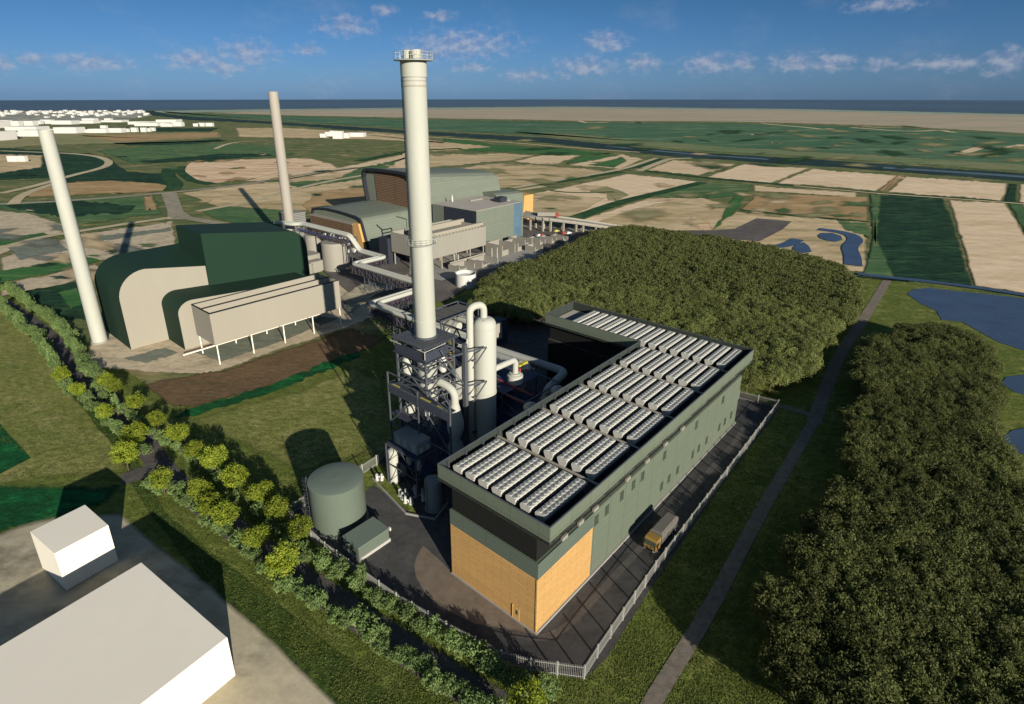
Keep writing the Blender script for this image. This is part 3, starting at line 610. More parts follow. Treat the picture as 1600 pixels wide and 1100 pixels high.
for s in (-1, 1):
    c = CH + Vector((OB[0], OB[1], 0)) * (s * 1.05) + Vector((-.2, 0, 0)); m = MB(); m.lathe(c, [(.92, 86), (.92, 87.7), (.84, 87.7), (.84, 86.8)], 24, False); m.build('flue_tip', W_WHITE, CHT, True)
m = MB(); m.lathe(CH, [(2.2, 52.4), (3.0, 52.42), (3.0, 52.55), (2.2, 52.57)], 32); m.build('ring_platform', M_DUCT, CHT)
railing(circ(CH, 2.95, 18), 52.55, W_WHITE, CHT, 'ring_railing')
m = MB()
for z in (36.2, 55.8, 56.4): m.lathe(CH, [(2.2, z), (2.26, z), (2.26, z + .18), (2.2, z + .18)], 32, False)
m.build('flange', W_WHITE, CHT, True)
m = MB(); m.lathe(CH, [(2.2, 32.3), (2.55, 32.4), (2.55, 32.75), (2.2, 32.8)], 32); m.build('base_flange', M_STEEL, CHT); m = MB(); m.lathe(CH, [(2.05, 22.4), (2.9, 22.5), (2.9, 23.1), (2.1, 23.2)], 32); m.build('base_flange', M_STEEL, CHT)
lc = CH + Vector((-2.35, .1, 0)); m = MB()
m.bar(lc + Vector((0, -.22, 33)), lc + Vector((0, -.22, 86.9)), .07); m.bar(lc + Vector((0, .22, 33)), lc + Vector((0, .22, 86.9)), .07)
for k in range(106): m.bar(lc + Vector((0, -.22, 33.3 + k * .5)), lc + Vector((0, .22, 33.3 + k * .5)), .04)
m.build('ladder', W_WHITE, CHT)
def plain_stack(name, label, c, h, r0, r1, mat):
    t = thing(name, label, 'chimney', c); m = MB(); m.lathe(c, [(r0, 0), (r1, h), (r1 * .82, h), (r1 * .8, h - 1.5)], 36, False); m.build('shaft', mat, t, True)
    m = MB(); m.lathe(c, [(r1 * .8, h - 1.4), (.1, h - 1.4)], 20, False); m.build('flue_opening', M_ROOFDARK, t)
    m = MB(); m.lathe(c, [(r0 + .35, 0), (r0 + .35, .5), (r0, .5)], 36); m.build('footing', M_CONC, t)
c = Vector((*G(156.5, 534), 0)); plain_stack('plain_stack', 'leaning-looking pale plain stack left of the dark green building', c, 70.3, 2.35, 1.95, W_WHITE)
c = Vector((*G(458.3, 397), 0)); plain_stack('plain_stack', 'beige plain stack rising behind the dark green building', c, 82, 2.55, 2.35, M_CHGREY)

# ------------------------------------------------------------------ process plant behind the new building
def tower(root, fr, cols, zs, braces=True, mat=M_STEEL, cw=.42, bw=.28, diag=.24):
    n = len(cols)
    for k, (i, j) in enumerate(cols):
        m = MB(); m.bar(fr(i, j, 0), fr(i, j, zs[-1]), cw); m.build('column', mat, root)
    for a in range(n if n > 2 else 1):
        p, q = cols[a], cols[(a + 1) % n]
        for k, z in enumerate(zs):
            if z > 0: m = MB(); m.bar(fr(*p, z), fr(*q, z), bw); m.build('beam', mat, root)
            if braces and k < len(zs) - 1:
                z2 = zs[k + 1]; mid = ((p[0] + q[0]) / 2, (p[1] + q[1]) / 2)
                for e in (p, q): m = MB(); m.bar(fr(*e, z), fr(*mid, z2), diag); m.build('brace', mat, root)
TW = thing('steel_tower', 'dark steel lattice tower with grated platforms round the foot of the tall stack', 'steel tower', FO(19, 45.5))
tower(TW, FO, [(15.2, 41.1), (23.2, 41.1), (23.2, 50.1), (15.2, 50.1)], [0, 7, 14.5, 18, 21.5, 24.3, 27, 29.6, 32.2])
m = MB()
for k in range(15):                                            # top grating: ribs over a thin floor
    i = 14.5 + k * .66; m.box(FO, i, i + .3, 40.4, 50.8, 32.3, 32.5)
m.build('grating_ribs', M_STEEL, TW)
m = MB(); m.box(FO, 14.5, 24.0, 40.4, 50.8, 32.12, 32.28); m.build('platform', M_DECK, TW)
m = MB(); m.box(FO, 14.9, 15.02, 40.9, 50.3, 29.2, 31.2); m.box(FO, 14.9, 21.5, 40.78, 40.9, 29.2, 31.2); m.box(FO, 14.5, 21.5, 40.4, 50.6, 29.0, 29.16); m.build('screen', M_DECK, TW)
m = MB(); m.bar(FO(14.6, 40.5, 31.7), FO(20.5, 40.5, 31.9), .12); m.bar(FO(14.6, 40.5, 31.7), FO(14.6, 42.8, 31.7), .14); m.bar(FO(14.6, 40.5, 31.7), FO(14.6, 40.5, 30), .12); m.bar(FO(14.6, 48, 31.4), FO(14.6, 51.5, 31.4), .14); m.build('handrail', W_WHITE, TW)
m = MB(); m.box(FO, 13.4, 15.0, 32.4, 51.6, 21.3, 21.48); m.build('platform', M_DECK, TW); 
m = MB(); m.box(FO, 13.3, 13.39, 32.4, 51.6, 19.4, 21.4); m.box(FO, 13.4, 18, 51.61, 51.7, 19.2, 21.6); m.build('screen', M_DECK, TW)
m = MB(); m.box(FO, 13.4, 18, 43, 51.6, 14.0, 14.16); m.build('platform', M_DECK, TW)
m = MB()
for j0, j1 in ((48.2, 51), (38.5, 41.5), (32.8, 36.4)): m.box(FO, 13.5, 13.95, j0, j1, 21.5, 21.56)
m.build('walkway_edge', M_YELLOW, TW)
tower(TW, FO, [(13.4, 32.4), (13.4, 51.6)], [12, 21.5, 24.3], True, M_STEEL, .3, .2, .18)
for j in (32.4, 42, 51.6): m = MB(); m.bar(FO(13.4, j, 0 if j > 50 else 9), FO(13.4, j, 22.8), .26); m.build('column', M_STEEL, TW)
m = MB(); m.bar(FO(23.4, 37.9, 0), FO(23.4, 37.9, 31.5), .85); m.build('column', M_STEEL, TW)
for z in (21.5, 29.5):
    m = MB(); m.bar(FO(23.4, 37.9, z), FO(27.5, 35.4, z + .6), .3); m.bar(FO(27.5, 35.4, z + .6), FO(24.2, 36.4, z - 3.5), .2); m.bar(FO(23.4, 37.9, z), FO(15.2, 41.1, z - 1), .2); m.bar(FO(23.4, 37.9, z), FO(23.2, 41.1, z), .2); m.build('bracket_arm', M_STEEL, TW)
for (za, zb) in ((8, 21.5), (21.5, 31)):
    for p, q in (((23.4, 37.9), (18.5, 40)), ((23.4, 37.9), (18.5, 45))): m = MB(); m.bar(FO(*p, za), FO(*q, zb), .18); m.build('brace', M_STEEL, TW)
pw = random.Random(12)
for k in range(16):                                            # small-bore pipework climbing between tower and vessel
    i, j = pw.uniform(20.5, 30.5), pw.uniform(42.5, 51); z = pw.uniform(6, 20); h = pw.uniform(4, 10); d = (pw.choice((-1, 1)) * pw.uniform(2, 5), 0) if k % 2 else (0, pw.choice((-1, 1)) * pw.uniform(2, 5))
    m = MB(); m.tube(fillet([FO(i, j, z), FO(i, j, z + h), FO(i + d[0], j + d[1], z + h), FO(i + d[0], j + d[1], z + h + 2)], .6, 4), pw.choice((.14, .2, .32)), 8); m.build('pipework', (W_WHITE, W_FAR, M_DUCT)[k % 3], TW)
for i, j, z0, z1, r in ((24.6, 46.8, 12, 21, 1.3), (27.4, 44.2, 14, 24, 1.2), (17.2, 43.4, 15, 20.6, 1.0), (22.2, 48.4, 15.5, 21, 1.1), (26.2, 49.6, 8, 18, 1.4), (21.8, 43.0, 24, 28.6, .9)):  # extra drums added to thicken the tower and fill its shadow
    m = MB(); m.lathe(FO(i, j), [(r * .6, z0), (r, z0 + .6), (r, z1 - .5), (r * .6, z1)], 20); m.build('vessel', W_FAR if z0 > 14 else M_DUCT, TW, True)
for k, z in enumerate((24.5, 27.2, 29.8)):
    m = MB()
    for e in (0, .5): m.bar(FO(23.4, 41.5, z + e), FO(26.5, 46.5, z + e), .09)
    for t in range(6): m.bar(FO(23.4 + .62 * t, 41.5 + t, z - .5), FO(23.4 + .62 * t, 41.5 + t, z + .5), .08)
    m.build('stair_rail', M_YELLOW, TW)
for z in (23.9, 26.6, 29.2): m = MB(); m.box(FO, 23.2, 29, 42, 50, z, z + .12); m.build('platform', M_DECK, TW)
tower(TW, FO, [(29.2, 41.9), (29.2, 50.2)], [0, 12, 23.9, 31], True)
# scrubber vessel with the pipe looping into its head
AB = FO(30, 38.2); t = thing('scrubber_vessel', 'tall white round-headed vessel with a pipe looping into its top', 'vessel', AB)
m = MB(); m.lathe(AB, [(2.5, 0), (2.5, 33.6), (2.38, 34.3), (2.05, 34.9), (1.5, 35.3), (.7, 35.45)], 40); m.build('shell', W_WHITE, t, True)
m = MB(); m.lathe(AB, [(2.53, 17.5), (2.6, 17.5), (2.6, 17.9), (2.53, 17.9)], 40, False); m.lathe(AB, [(2.5, 33.2), (2.56, 33.2), (2.56, 33.4), (2.5, 33.4)], 40, False); m.build('band', W_WHITE, t, True)
m = MB(); m.box(FO, 28.6, 31.6, 37.3, 40.2, 35.1, 35.3); m.build('top_plate', M_DECK, t)
pp = FO(27.1, 39.9); m = MB(); m.tube(fillet([pp + Vector((0, 0, 2)), pp + Vector((0, 0, 38.2)), AB + Vector((-.25, .3, 38.4)), AB + Vector((-.25, .3, 34.8))], 1.8, 7), .78, 18); m.build('loop_pipe', W_WHITE, t, True)
m = MB()
for z in (8, 17, 26): m.box(FO, 26.6, 29, 38.6, 39.9, z, z + .3)
m.build('pipe_clamp', M_STEEL, t)
# flue duct from the stack down to the cone
t = thing('cyclone', 'white cone-bottomed cyclone with a bent duct beside the stack foot', 'cyclone', FO(21.5, 38.3))
c = FO(20.6, 38.4); m = MB(); m.lathe(c, [(1.0, 9.6), (1.8, 12.0), (1.85, 13.8), (1.05, 17.6), (.85, 18.4)], 28); m.build('cone', W_WHITE, t, True)
m = MB(); m.tube(fillet([c + Vector((0, 0, 18.0)), c + Vector((0, 0, 21.2)), FO(20.2, 41.2, 22.4), FO(19.6, 44.2, 22.4)], 1.6, 6), .85, 18); m.build('duct', W_WHITE, t, True)
m = MB(); m.lathe(c, [(1.8, 5.8), (1.8, 7.6), (1.0, 9.6)], 28); m.build('hopper', M_DUCT, t, True)
for i, j, z0, z1, r in ((17.0, 49.2, 23, 27.2, 1.0), (16.9, 49.0, 12.5, 15.8, 1.25), (19.5, 44.2, 12.2, 15.4, 1.5), (27.5, 47.5, 24, 28, 1.0)):
    c = FO(i, j); solo('process_drum', MB().lathe(c, [(r * .75, z0), (r, z0 + .5), (r, z1 - .5), (r * .6, z1)], 20), W_WHITE, {17.0: 'small white drum high on the far side of the lattice tower', 16.9: 'white drum low inside the lattice tower, on its small platform', 19.5: 'white drum under the stack inside the lattice tower', 27.5: 'white drum on the far right of the lattice tower by the red valve'}[i], 'drum', FO(i, j, z0), None, True)
c = FO(24.6, 44.6, 24.6); t = thing('relief_valve', 'small red relief valve on a white stub inside the steelwork', 'valve', c)
m = MB(); m.lathe(c, [(.25, 24.6), (.3, 25.2), (.5, 25.4), (.5, 26.1), (.2, 26.4)], 12); m.build('body', M_RED, t, True)
m = MB(); m.lathe(c, [(.2, 22), (.2, 24.6)], 10); m.build('stub', W_WHITE, t)
# dark process house: steel frame, decks, blue-black enclosures in the shade of the building
PH = thing('process_structure', 'dark blue steel process structure with decks in the shade beside the L-shaped building', 'steel frame', FO(42, 42))
tower(PH, FO, [(35, 30.5), (48, 30.5), (48, 52), (35, 52)], [0, 5.5, 10.5, 15.5], True, M_STEEL, .35, .25, .18)
for j in (37.5, 44.8):
    for i in (35, 48): m = MB(); m.bar(FO(i, j, 0), FO(i, j, 15.5), .3); m.build('column', M_STEEL, PH)
NAVY = plain('navy_deck', (.022, .032, .075), .2, .4, .6)
m = MB(); m.box(FO, 35.2, 47.8, 36.5, 52, 15.4, 15.6); m.build('deck', NAVY, PH)
m = MB(); m.box(FO, 33, 47.5, 31, 51, 0.3, 9.2); m.box(FO, 36.5, 46, 43.5, 51, 9.21, 14); m.build('enclosure', NAVY, PH)
m = MB()
for k in range(10): m.box(FO, 35.4 + k * 1.26, 35.7 + k * 1.26, 43, 51.8, 15.61, 15.78)
m.build('deck_ribs', M_STEEL, PH)
m = MB(); m.box(FO, 35.2, 47.8, 30.7, 36.2, 10.4, 10.6); m.build('deck', M_DECK, PH)
for i, z in ((35.3, 15.3), (38.8, 15.9)): m = MB(); m.bar(FO(i, 42.5, z), FO(i, 31.5, z - .5), .2); m.build('fire_main', M_RED, PH)
m = MB()
for k in range(9): m.bar(FO(35.1, 36.6 + k * 1.9, 15.6), FO(35.1, 36.6 + k * 1.9, 16.7), .07); m.bar(FO(47.9, 36.6 + k * 1.9, 15.6), FO(47.9, 36.6 + k * 1.9, 16.7), .07)
for z in (16.2, 16.7): m.bar(FO(35.1, 36.5, z), FO(35.1, 52, z), .06); m.bar(FO(47.9, 36.5, z), FO(47.9, 52, z), .06)
m.build('handrails', M_STEEL, PH)
m = MB(); m.box(FO, 26.2, 27.4, 32, 51, 5.3, 5.5); m.box(FO, 15, 26, 36, 50, 5.2, 5.4); m.build('deck', NAVY, PH)
m = MB(); m.box(FO, 17, 25, 37, 49, .3, 4.6); m.build('enclosure', NAVY, PH)
m = MB(); m.box(FO, 47.2, 50.6, 42.3, 43.2, 16.0, 16.5); m.build('hoist_beam', M_YELLOW, PH)
# small domed tanks peeping over the parapet
for i, j, w in ((34.4, 28.5, 'nearer of two small domed tanks just beyond the left parapet'), (44.7, 28.6, 'farther of two small domed tanks just beyond the left parapet')):
    c = FO(i, j); t = thing('domed_tank', 'pale grey ' + w, 'tank', c, 'domed tanks'); m = MB(); m.lathe(c, [(1.6, 0), (1.6, 15.6), (1.25, 16.0), (.5, 16.25)], 24); m.build('shell', M_DUCT, t, True)
    m = MB(); m.lathe(c, [(1.63, 15.2), (1.72, 15.2), (1.72, 15.6), (1.63, 15.6)], 24, False); m.lathe(c, [(.3, 16.2), (.3, 16.5)], 10); m.build('rim', W_WHITE, t)
c = FO(40.9, 38.5, 15.6); t = thing('day_tank', 'squat white tank with radial stiffeners under the bent pipe on the dark deck', 'tank', c)
m = MB(); m.lathe(c, [(1.9, 15.62), (1.9, 17.6), (1.2, 17.9)], 28); m.build('shell', W_WHITE, t, True)
m = MB(); m.lathe(c, [(1.4, 17.9), (1.4, 18.1), (.9, 18.15)], 24); m.build('flange', W_WHITE, t)
m = MB(); m.box(FO, 42.0, 42.4, 38.0, 38.4, 17.9, 18.8); m.build('valve', M_RED, t)
solo('bent_pipe', MB().tube(fillet([FO(33.4, 39.2, 3), FO(33.4, 39.2, 21.4), FO(40.9, 38.5, 21.6), FO(40.9, 38.5, 18)], 1.3, 6), .72, 18), W_WHITE, 'white pipe rising beside the round-headed vessel and bending onto the squat tank', 'pipe', FO(33.4, 39.2, 0), None, True)
solo('flue_pipe', MB().tube(fillet([FO(52, 72, 14), FO(54.6, 62, 14), FO(56.2, 34.4, 14), FO(45.5, 32.2, 14), FO(43.6, 31.8, 11)], 2.2, 6), 1.05, 18), M_DUCT, 'outer of two big grey pipes looping through the shaded yard behind the vessel', 'pipe', FO(62, 50, 0), None, True)
solo('flue_pipe', MB().tube(fillet([FO(49.5, 72, 14), FO(51.2, 60, 14), FO(52.8, 43.6, 14), FO(47.4, 41.6, 14), FO(46.5, 41.2, 10)], 2.0, 6), .95, 18), M_DUCT, 'inner of two big grey pipes looping through the shaded yard behind the vessel', 'pipe', FO(57, 50, 0), None, True)
# boiler deck behind the stack
BD = thing('boiler_frame', 'steel boiler frame with a dull ribbed roof just right of the tall stack', 'steel frame', FO(62, 80))
tower(BD, FO, [(52.5, 76.5), (68.5, 76.5), (68.5, 85.5), (52.5, 85.5)], [0, 6, 12.5, 18], True, M_STEEL, .34, .26, .2)
m = MB(); m.box(FO, 53.2, 68, 77.2, 85, 17.0, 17.3); m.build('roof', plain('dull_roof', (.10, .095, .08), .1, .3), BD)
m = MB()
for k in range(6): m.box(FO, 53.2 + k * 2.9, 53.4 + k * 2.9, 77.2, 85, 17.31, 17.5)
m.build('roof_ribs', M_STEEL, BD)
m = MB(); m.box(FO, 54.5, 67.5, 78.2, 84, 4, 9.5); m.build('boiler_casing', NAVY, BD)
for i, z in ((55.5, 13.5), (60.5, 13.8), (65.5, 14)):
    m = MB(); m.tube([FO(i, 77.0, z), FO(i, 83, z)], 1.3, 16); m.build('drum', W_WHITE, BD, True)
m = MB()
for k in range(9): m.bar(FO(53.5 + k * 1.7, 76.3, 10.2 + (k % 3) * .7), FO(54.6 + k * 1.7, 76.3, 10.6 + (k % 2)), .5)
m.build('pipe_ends', W_WHITE, BD)
tower(BD, FO, [(29, 56), (50, 56), (50, 66), (29, 66)], [0, 6, 12], True, M_STEEL, .3, .22, .16)
m = MB(); m.box(FO, 33, 48, 57, 65, 6.1, 6.3); m.box(FO, 36, 47, 58.5, 64, .2, 5.4); m.build('lower_deck', NAVY, BD)
for k, (i, j, z) in enumerate(((31, 60, 8.5), (35, 64, 8.0), (39, 58.6, 9.5))):
    c = FO(i, j); m = MB(); m.lathe(c, [(.9, z - 2.2), (1.1, z - 1.8), (1.1, z + 1.2), (.5, z + 1.7)], 16); m.build('filter_pot', W_WHITE, BD, True)
# acoustic wall and low kerbs in the shade
t = thing('yard_store', 'pale beige flat-faced yard store standing in shade before the wood', 'store', FO(78, 79)); m = MB(); m.box(FO, 73, 82.6, 78.8, 79.2, 2.5, 8.2); m.build('front_panel', plain('beige_sheet', (.30, .265, .22), .05, .1), t)
m = MB(); m.box(FO, 73, 86, 79.25, 84, 0, 8.4); m.build('body', M_NAVYL, t)
# tanks, container and pumps on the yard edge
def vtank(name, label, c, r, h, mat, cone=.4):
    t = thing(name, label, 'tank', c); m = MB(); m.lathe(c, [(r, .25), (r, h), (r * .9, h + cone * .4), (r * .4, h + cone)], 32); m.build('shell', mat, t, True)
    m = MB(); m.lathe(c, [(r + .18, 0), (r + .18, .25)], 32); m.build('footing', M_CONC, t)
    m = MB(); q = c + (FO(-1, 0) - FO(0, 0)) * (r + .12)
    for s in (-.2, .2): m.bar(q + Vector((s * OB[0], s * OB[1], .3)), q + Vector((s * OB[0], s * OB[1], h + .8)), .05)
    for k in range(int(h / .35)): m.bar(q + Vector((-.2 * OB[0], -.2 * OB[1], .5 + k * .35)), q + Vector((.2 * OB[0], .2 * OB[1], .5 + k * .35)), .035)
    m.build('ladder', M_STEEL, t); return t
vtank('silo', 'slim white silo standing at the sunlit edge of the yard', FO(10.2, 47.4), 1.2, 7.9, W_WHITE, .5)
vtank('silo', 'slim grey silo half hidden behind the white silo', FO(12.9, 48.2), 1.25, 8.2, M_DUCT, .5)
vtank('water_tank', 'plain grey upright tank in the shade by the building end', FO(9.8, 34.2), 1.75, 7.0, plain('grey_tank_paint', (.20, .21, .19), .06, .2), .3)
ct = thing('plant_container', 'long grey container raised on a dark steel frame above the pumps', 'container', FO(12.1, 43, 10.2))
m = MB(); m.box(FO, 10.2, 14.0, 39.2, 46.6, 10.2, 12.8); m.build('body', plain('container_grey', (.22, .22, .21), .08, .3), ct)
for j in (39.6, 42.4, 44.4): m = MB(); m.box(FO, 10.12, 10.195, j, j + 1.2, 10.5, 12.2); m.build('door', M_DUCT, ct)
for i in (10.9, 12.6): m = MB(); m.box(FO, i, i + .9, 39.05, 39.195, 10.5, 11.5); m.build('vent', W_WHITE, ct)
cf = thing('container_frame', 'dark steel support frame carrying the grey container', 'steel frame', FO(12, 43)); tower(cf, FO, [(8.9, 38.2), (14.6, 38.2), (14.6, 48), (8.9, 48)], [0, 5.2, 10], True, M_STEEL, .24, .2, .12)
m = MB(); m.box(FO, 9, 14.5, 38.3, 47.9, 10.02, 10.16); m.build('deck', M_DECK, cf); m = MB(); m.box(FO, 10.5, 14.5, 38.3, 47.9, 5.3, 5.42); m.build('deck', NAVY, cf)
for k, (i, j) in enumerate(((11.5, 40.5), (11.5, 43.5))):
    c = FO(i, j, 5.4); solo('filter_vessel', MB().lathe(c, [(.5, 5.5), (.65, 5.8), (.65, 7.6), (.3, 8)], 16), M_DUCT, ('right' if k == 0 else 'left') + ' one of two small grey filter vessels under the raised container', 'vessel', c, 'filter vessels', True)
# bunded pump skid in the sun and its neighbours in shade
sk = thing('bund', 'low concrete bund kerb round the pump area by the yard', 'kerb', FO(6, 40)); m = MB()
for p, q in (((7.2, 51.5), (4.6, 37.0)), ((4.6, 37.0), (7.4, 31.2)), ((7.4, 31.2), (12.5, 33))): m.bar(FO(*p, .2), FO(*q, .2), .3, .45)
m.build('kerb', M_CONC, sk)
pr = random.Random(3); spots = [(7.2, 41.2), (7.6, 42.5), (8.5, 41.6), (6.8, 39.8), (7.4, 38.6), (8.3, 49.6), (7.6, 50.4), (9.4, 39.6), (10.6, 41), (9.8, 37.6), (11.4, 37.5), (10.9, 38.9)]
def pump(i, j, label):
    c = FO(i, j, .1); t = thing('pump', label, 'pump', c, 'pumps in the bund'); s = .8 + pr.random() * .35
    m = MB(); m.lathe(c, [(.5 * s, .1), (.5 * s, .3), (.3 * s, .35), (.32 * s, 1.2), (.18 * s, 1.35)], 12); m.build('body', W_FAR, t, True)
    m = MB(); d = Vector((pr.uniform(-1, 1), pr.uniform(-1, 1), 0)).normalized() * .8 * s; m.tube(fillet([c + Vector((0, 0, .7)), c + d + Vector((0, 0, .7)), c + d + Vector((0, 0, .1))], .3, 4), .16, 8); m.build('pipe', W_FAR, t, True)
    m = MB(); m.lathe(c, [(.36 * s, 1.36), (.4 * s, 1.5), (.2 * s, 1.85)], 10); m.build('motor', M_DUCT, t, True)
for k, (i, j) in enumerate(spots):
    pump(i, j, 'white pump in the bund, %s' % ('sunlit cluster, %s from the container frame' % ORD[k] if k < 5 else 'by the white silo, %s' % ('nearer' if k == 5 else 'farther') if k < 7 else 'in deep shade, %s from the grey tank' % ORD[k - 7]))
# sage storage tank and its pump house
TK = FO(-5.2, 45.7); t = thing('storage_tank', 'large squat sage-green storage tank by the fence', 'tank', TK)
m = MB(); m.lathe(TK, [(5.3, .2), (5.3, 10.0)], 64, False); m.build('shell', M_TANK, t, True)
m = MB(); m.lathe(TK, [(5.32, 9.9), (5.36, 10.02), (5.2, 10.08), (2.5, 10.22), (.1, 10.3)], 64, False); m.build('roof', M_TANKTOP, t, True)
m = MB(); m.lathe(TK, [(5.6, 0), (5.6, .2)], 48); m.build('footing', M_CONC, t)
q = TK + Vector((-5.45, -1.0, 0)); m = MB()
for s in (-.3, .3): m.bar(q + Vector((0, s, .3)), q + Vector((0, s, 11.1)), .06)
for k in range(28): m.bar(q + Vector((0, -.3, .5 + k * .38)), q + Vector((0, .3, .5 + k * .38)), .04)
for k in range(9): 
    for s in (-.4, .4): m.bar(q + Vector((0, s, 2.4 + k)), q + Vector((-.7, s, 2.4 + k)), .05)
    m.bar(q + Vector((-.7, -.4, 2.4 + k)), q + Vector((-.7, .4, 2.4 + k)), .05)
m.build('ladder', M_STEEL, t)
t = thing('pump_house', 'low flat-roofed sage-green pump house in front of the storage tank', 'shed', FO(-6, 35.8))
m = MB(); m.box(FO, -9.4, -2.5, 33.5, 38.2, .3, 3.0); m.build('wall', M_TANK, t); m = MB(); m.box(FO, -9.5, -2.4, 33.4, 38.3, 3.0, 3.14); m.build('roof', M_TANKTOP, t)
m = MB(); m.box(FO, -9.55, -2.3, 33.3, 38.4, 0, .7); m.build('plinth', M_KERB, t)
m = MB(); m.box(FO, -9.62, -9.41, 36.1, 36.7, 2.2, 2.32); m.box(FO, -2.38, -2.1, 33.2, 33.6, 2.5, 3.2); m.build('light_fitting', W_FAR, t)

# ------------------------------------------------------------------ zigzag pipe bridge
PB = thing('pipe_bridge', 'dark steel lattice bridge zigzagging from the far complex to the stack', 'pipe bridge', FO(86.3, 117.1))
zb = 12.0
way = [(100.2, 182.4), (101.8, 164.9), (84.7, 163.4), (86.3, 117.1), (58.1, 119.4), (59.8, 62)]
way = [(100.5, 182.4), (100.5, 165.5), (85.5, 165.5), (85.5, 118.2), (59.0, 118.2), (59.0, 66)]
def lattice(parent, a, b, z0, z1, w, name='truss_span'):
    d = (Vector(b) - Vector(a)); L = d.length; d.normalize(); n = Vector((-d.y, d.x)); k = max(2, int(L / 2.4)); m = MB()
    for s in (-w / 2, w / 2):
        P = lambda u, z: FO(a[0] + d.x * u + n.x * s, a[1] + d.y * u + n.y * s, z)
        m.bar(P(-w / 2, z0), P(L + w / 2, z0), .2); m.bar(P(-w / 2, z1), P(L + w / 2, z1), .2)
        for t in range(k + 1):
            u = L * t / k; m.bar(P(u, z0), P(u, z1), .2)
            if t < k: m.bar(P(u, z0 if t % 2 else z1), P(u + L / k, z1 if t % 2 else z0), .18)
    for t in range(k + 1):
        u = L * t / k; m.bar(FO(a[0] + d.x * u - n.x * w / 2, a[1] + d.y * u - n.y * w / 2, z0), FO(a[0] + d.x * u + n.x * w / 2, a[1] + d.y * u + n.y * w / 2, z0), .16)
    return m.build(name, plain('bridge_steel', (.06, .055, .06), .3, .6), parent)
for k in range(len(way) - 1):
    a, b = way[k], way[k + 1]; lattice(PB, a, b, 8.2, 11.1, 3.4)
    d = Vector(b) - Vector(a); L = d.length; d.normalize(); n = Vector((-d.y, d.x))
    m = MB(); e = [Vector(a) + n * s * 1.5 for s in (-1, 1)]; f = [Vector(b) + n * s * 1.5 for s in (1, -1)]
    m.hexa([FO(p.x, p.y, z) for z in (9.0, 9.12) for p in (e[0], f[1], f[0], e[1])]); m.build('walkway', M_DECK, PB)
    for s, col in ((-1.1, M_BLUEP), (-.7, plain('dull_red_line', (.12, .03, .03), .1))):
        m = MB(); p = Vector(a) + n * s; q = Vector(b) + n * s; m.bar(FO(p.x, p.y, 9.4), FO(q.x, q.y, 9.4), .22); m.build('service_line', col, PB)
for (i, j) in ((100.5, 174), (93, 165.5), (85.5, 156), (85.5, 141), (85.5, 126), (72, 118.2), (59, 108), (59, 92), (59, 78)):
    m = MB()
    for si, sj in ((-1, -1), (1, -1), (1, 1), (-1, 1)): m.bar(FO(i + si * 2.0, j + sj * 2.0, 0), FO(i + si * 1.4, j + sj * 1.4, 8.2), .24)
    for z in (2.8, 5.5):
        w = 2.0 - .6 * z / 8.2
        for (a1, b1), (a2, b2) in (((-1, -1), (1, -1)), ((1, -1), (1, 1)), ((1, 1), (-1, 1)), ((-1, 1), (-1, -1))): m.bar(FO(i + a1 * w, j + b1 * w, z), FO(i + a2 * w, j + b2 * w, z), .14); m.bar(FO(i + a1 * w, j + b1 * w, z), FO(i + a2 * (w - .2), j + b2 * (w - .2), z + 2.7), .1)
    m.build('trestle', M_STEEL, PB)
lattice(PB, (98.0, 186), (98.0, 232), 15.3, 18.2, 3.4)
m = MB(); m.bar(FO(98, 190, 15), FO(98, 230, 15), .35); m.build('cable_tray', M_ORANGE, PB)
m = MB(); m.bar(FO(96.4, 200, 16.2), FO(96.4, 230, 16.2), .4); m.build('service_line', M_BLUEP, PB)
for j in (188, 200, 213, 228): m = MB(); m.bar(FO(96.5, j, 0), FO(96.5, j, 15.3), .3); m.bar(FO(99.5, j, 0), FO(99.5, j, 15.3), .3); m.bar(FO(96.5, j, 3), FO(99.5, j, 12), .18); m.build('trestle', M_STEEL, PB)
def bridge_pipe(off, label):
    # the same route shifted sideways so that the two pipes stay parallel round every bend
    c = [Vector(p) for p in [(98, 234), (98, 183.2), (100.5, 182.2)] + []]
    w3 = [FO(91 + off, 240, 19.2), FO(94.0 + off, 229 + off, 19.2), FO(98 + off, 226, 19.2), FO(98 + off, 186 + off, 19.2), FO(100.5 + off, 182.5 + off, 12.0)]
    dirs = [(0, -1), (-1, 0), (0, -1), (-1, 0), (0, -1)]; q = []
    for k in range(1, len(way)):
        d1 = dirs[k - 1]; d2 = dirs[k] if k < len(dirs) else d1
        nx = (-d1[1] + -d2[1]) if d1 != d2 else -d1[1]; ny = (d1[0] + d2[0]) if d1 != d2 else d1[0]
        q.append(FO(way[k][0] + nx * off, way[k][1] + ny * off, zb))
    solo('bridge_pipe', MB().tube(fillet(w3 + q, 2.2, 5), .82, 16), W_WHITE, label, 'pipe', FO(85.5, 140, 0), None, True)
bridge_pipe(.95, 'inner white pipe of the pair on the zigzag bridge, on the wood side')
bridge_pipe(-.95, 'outer white pipe of the pair on the zigzag bridge, on the dark green building side')

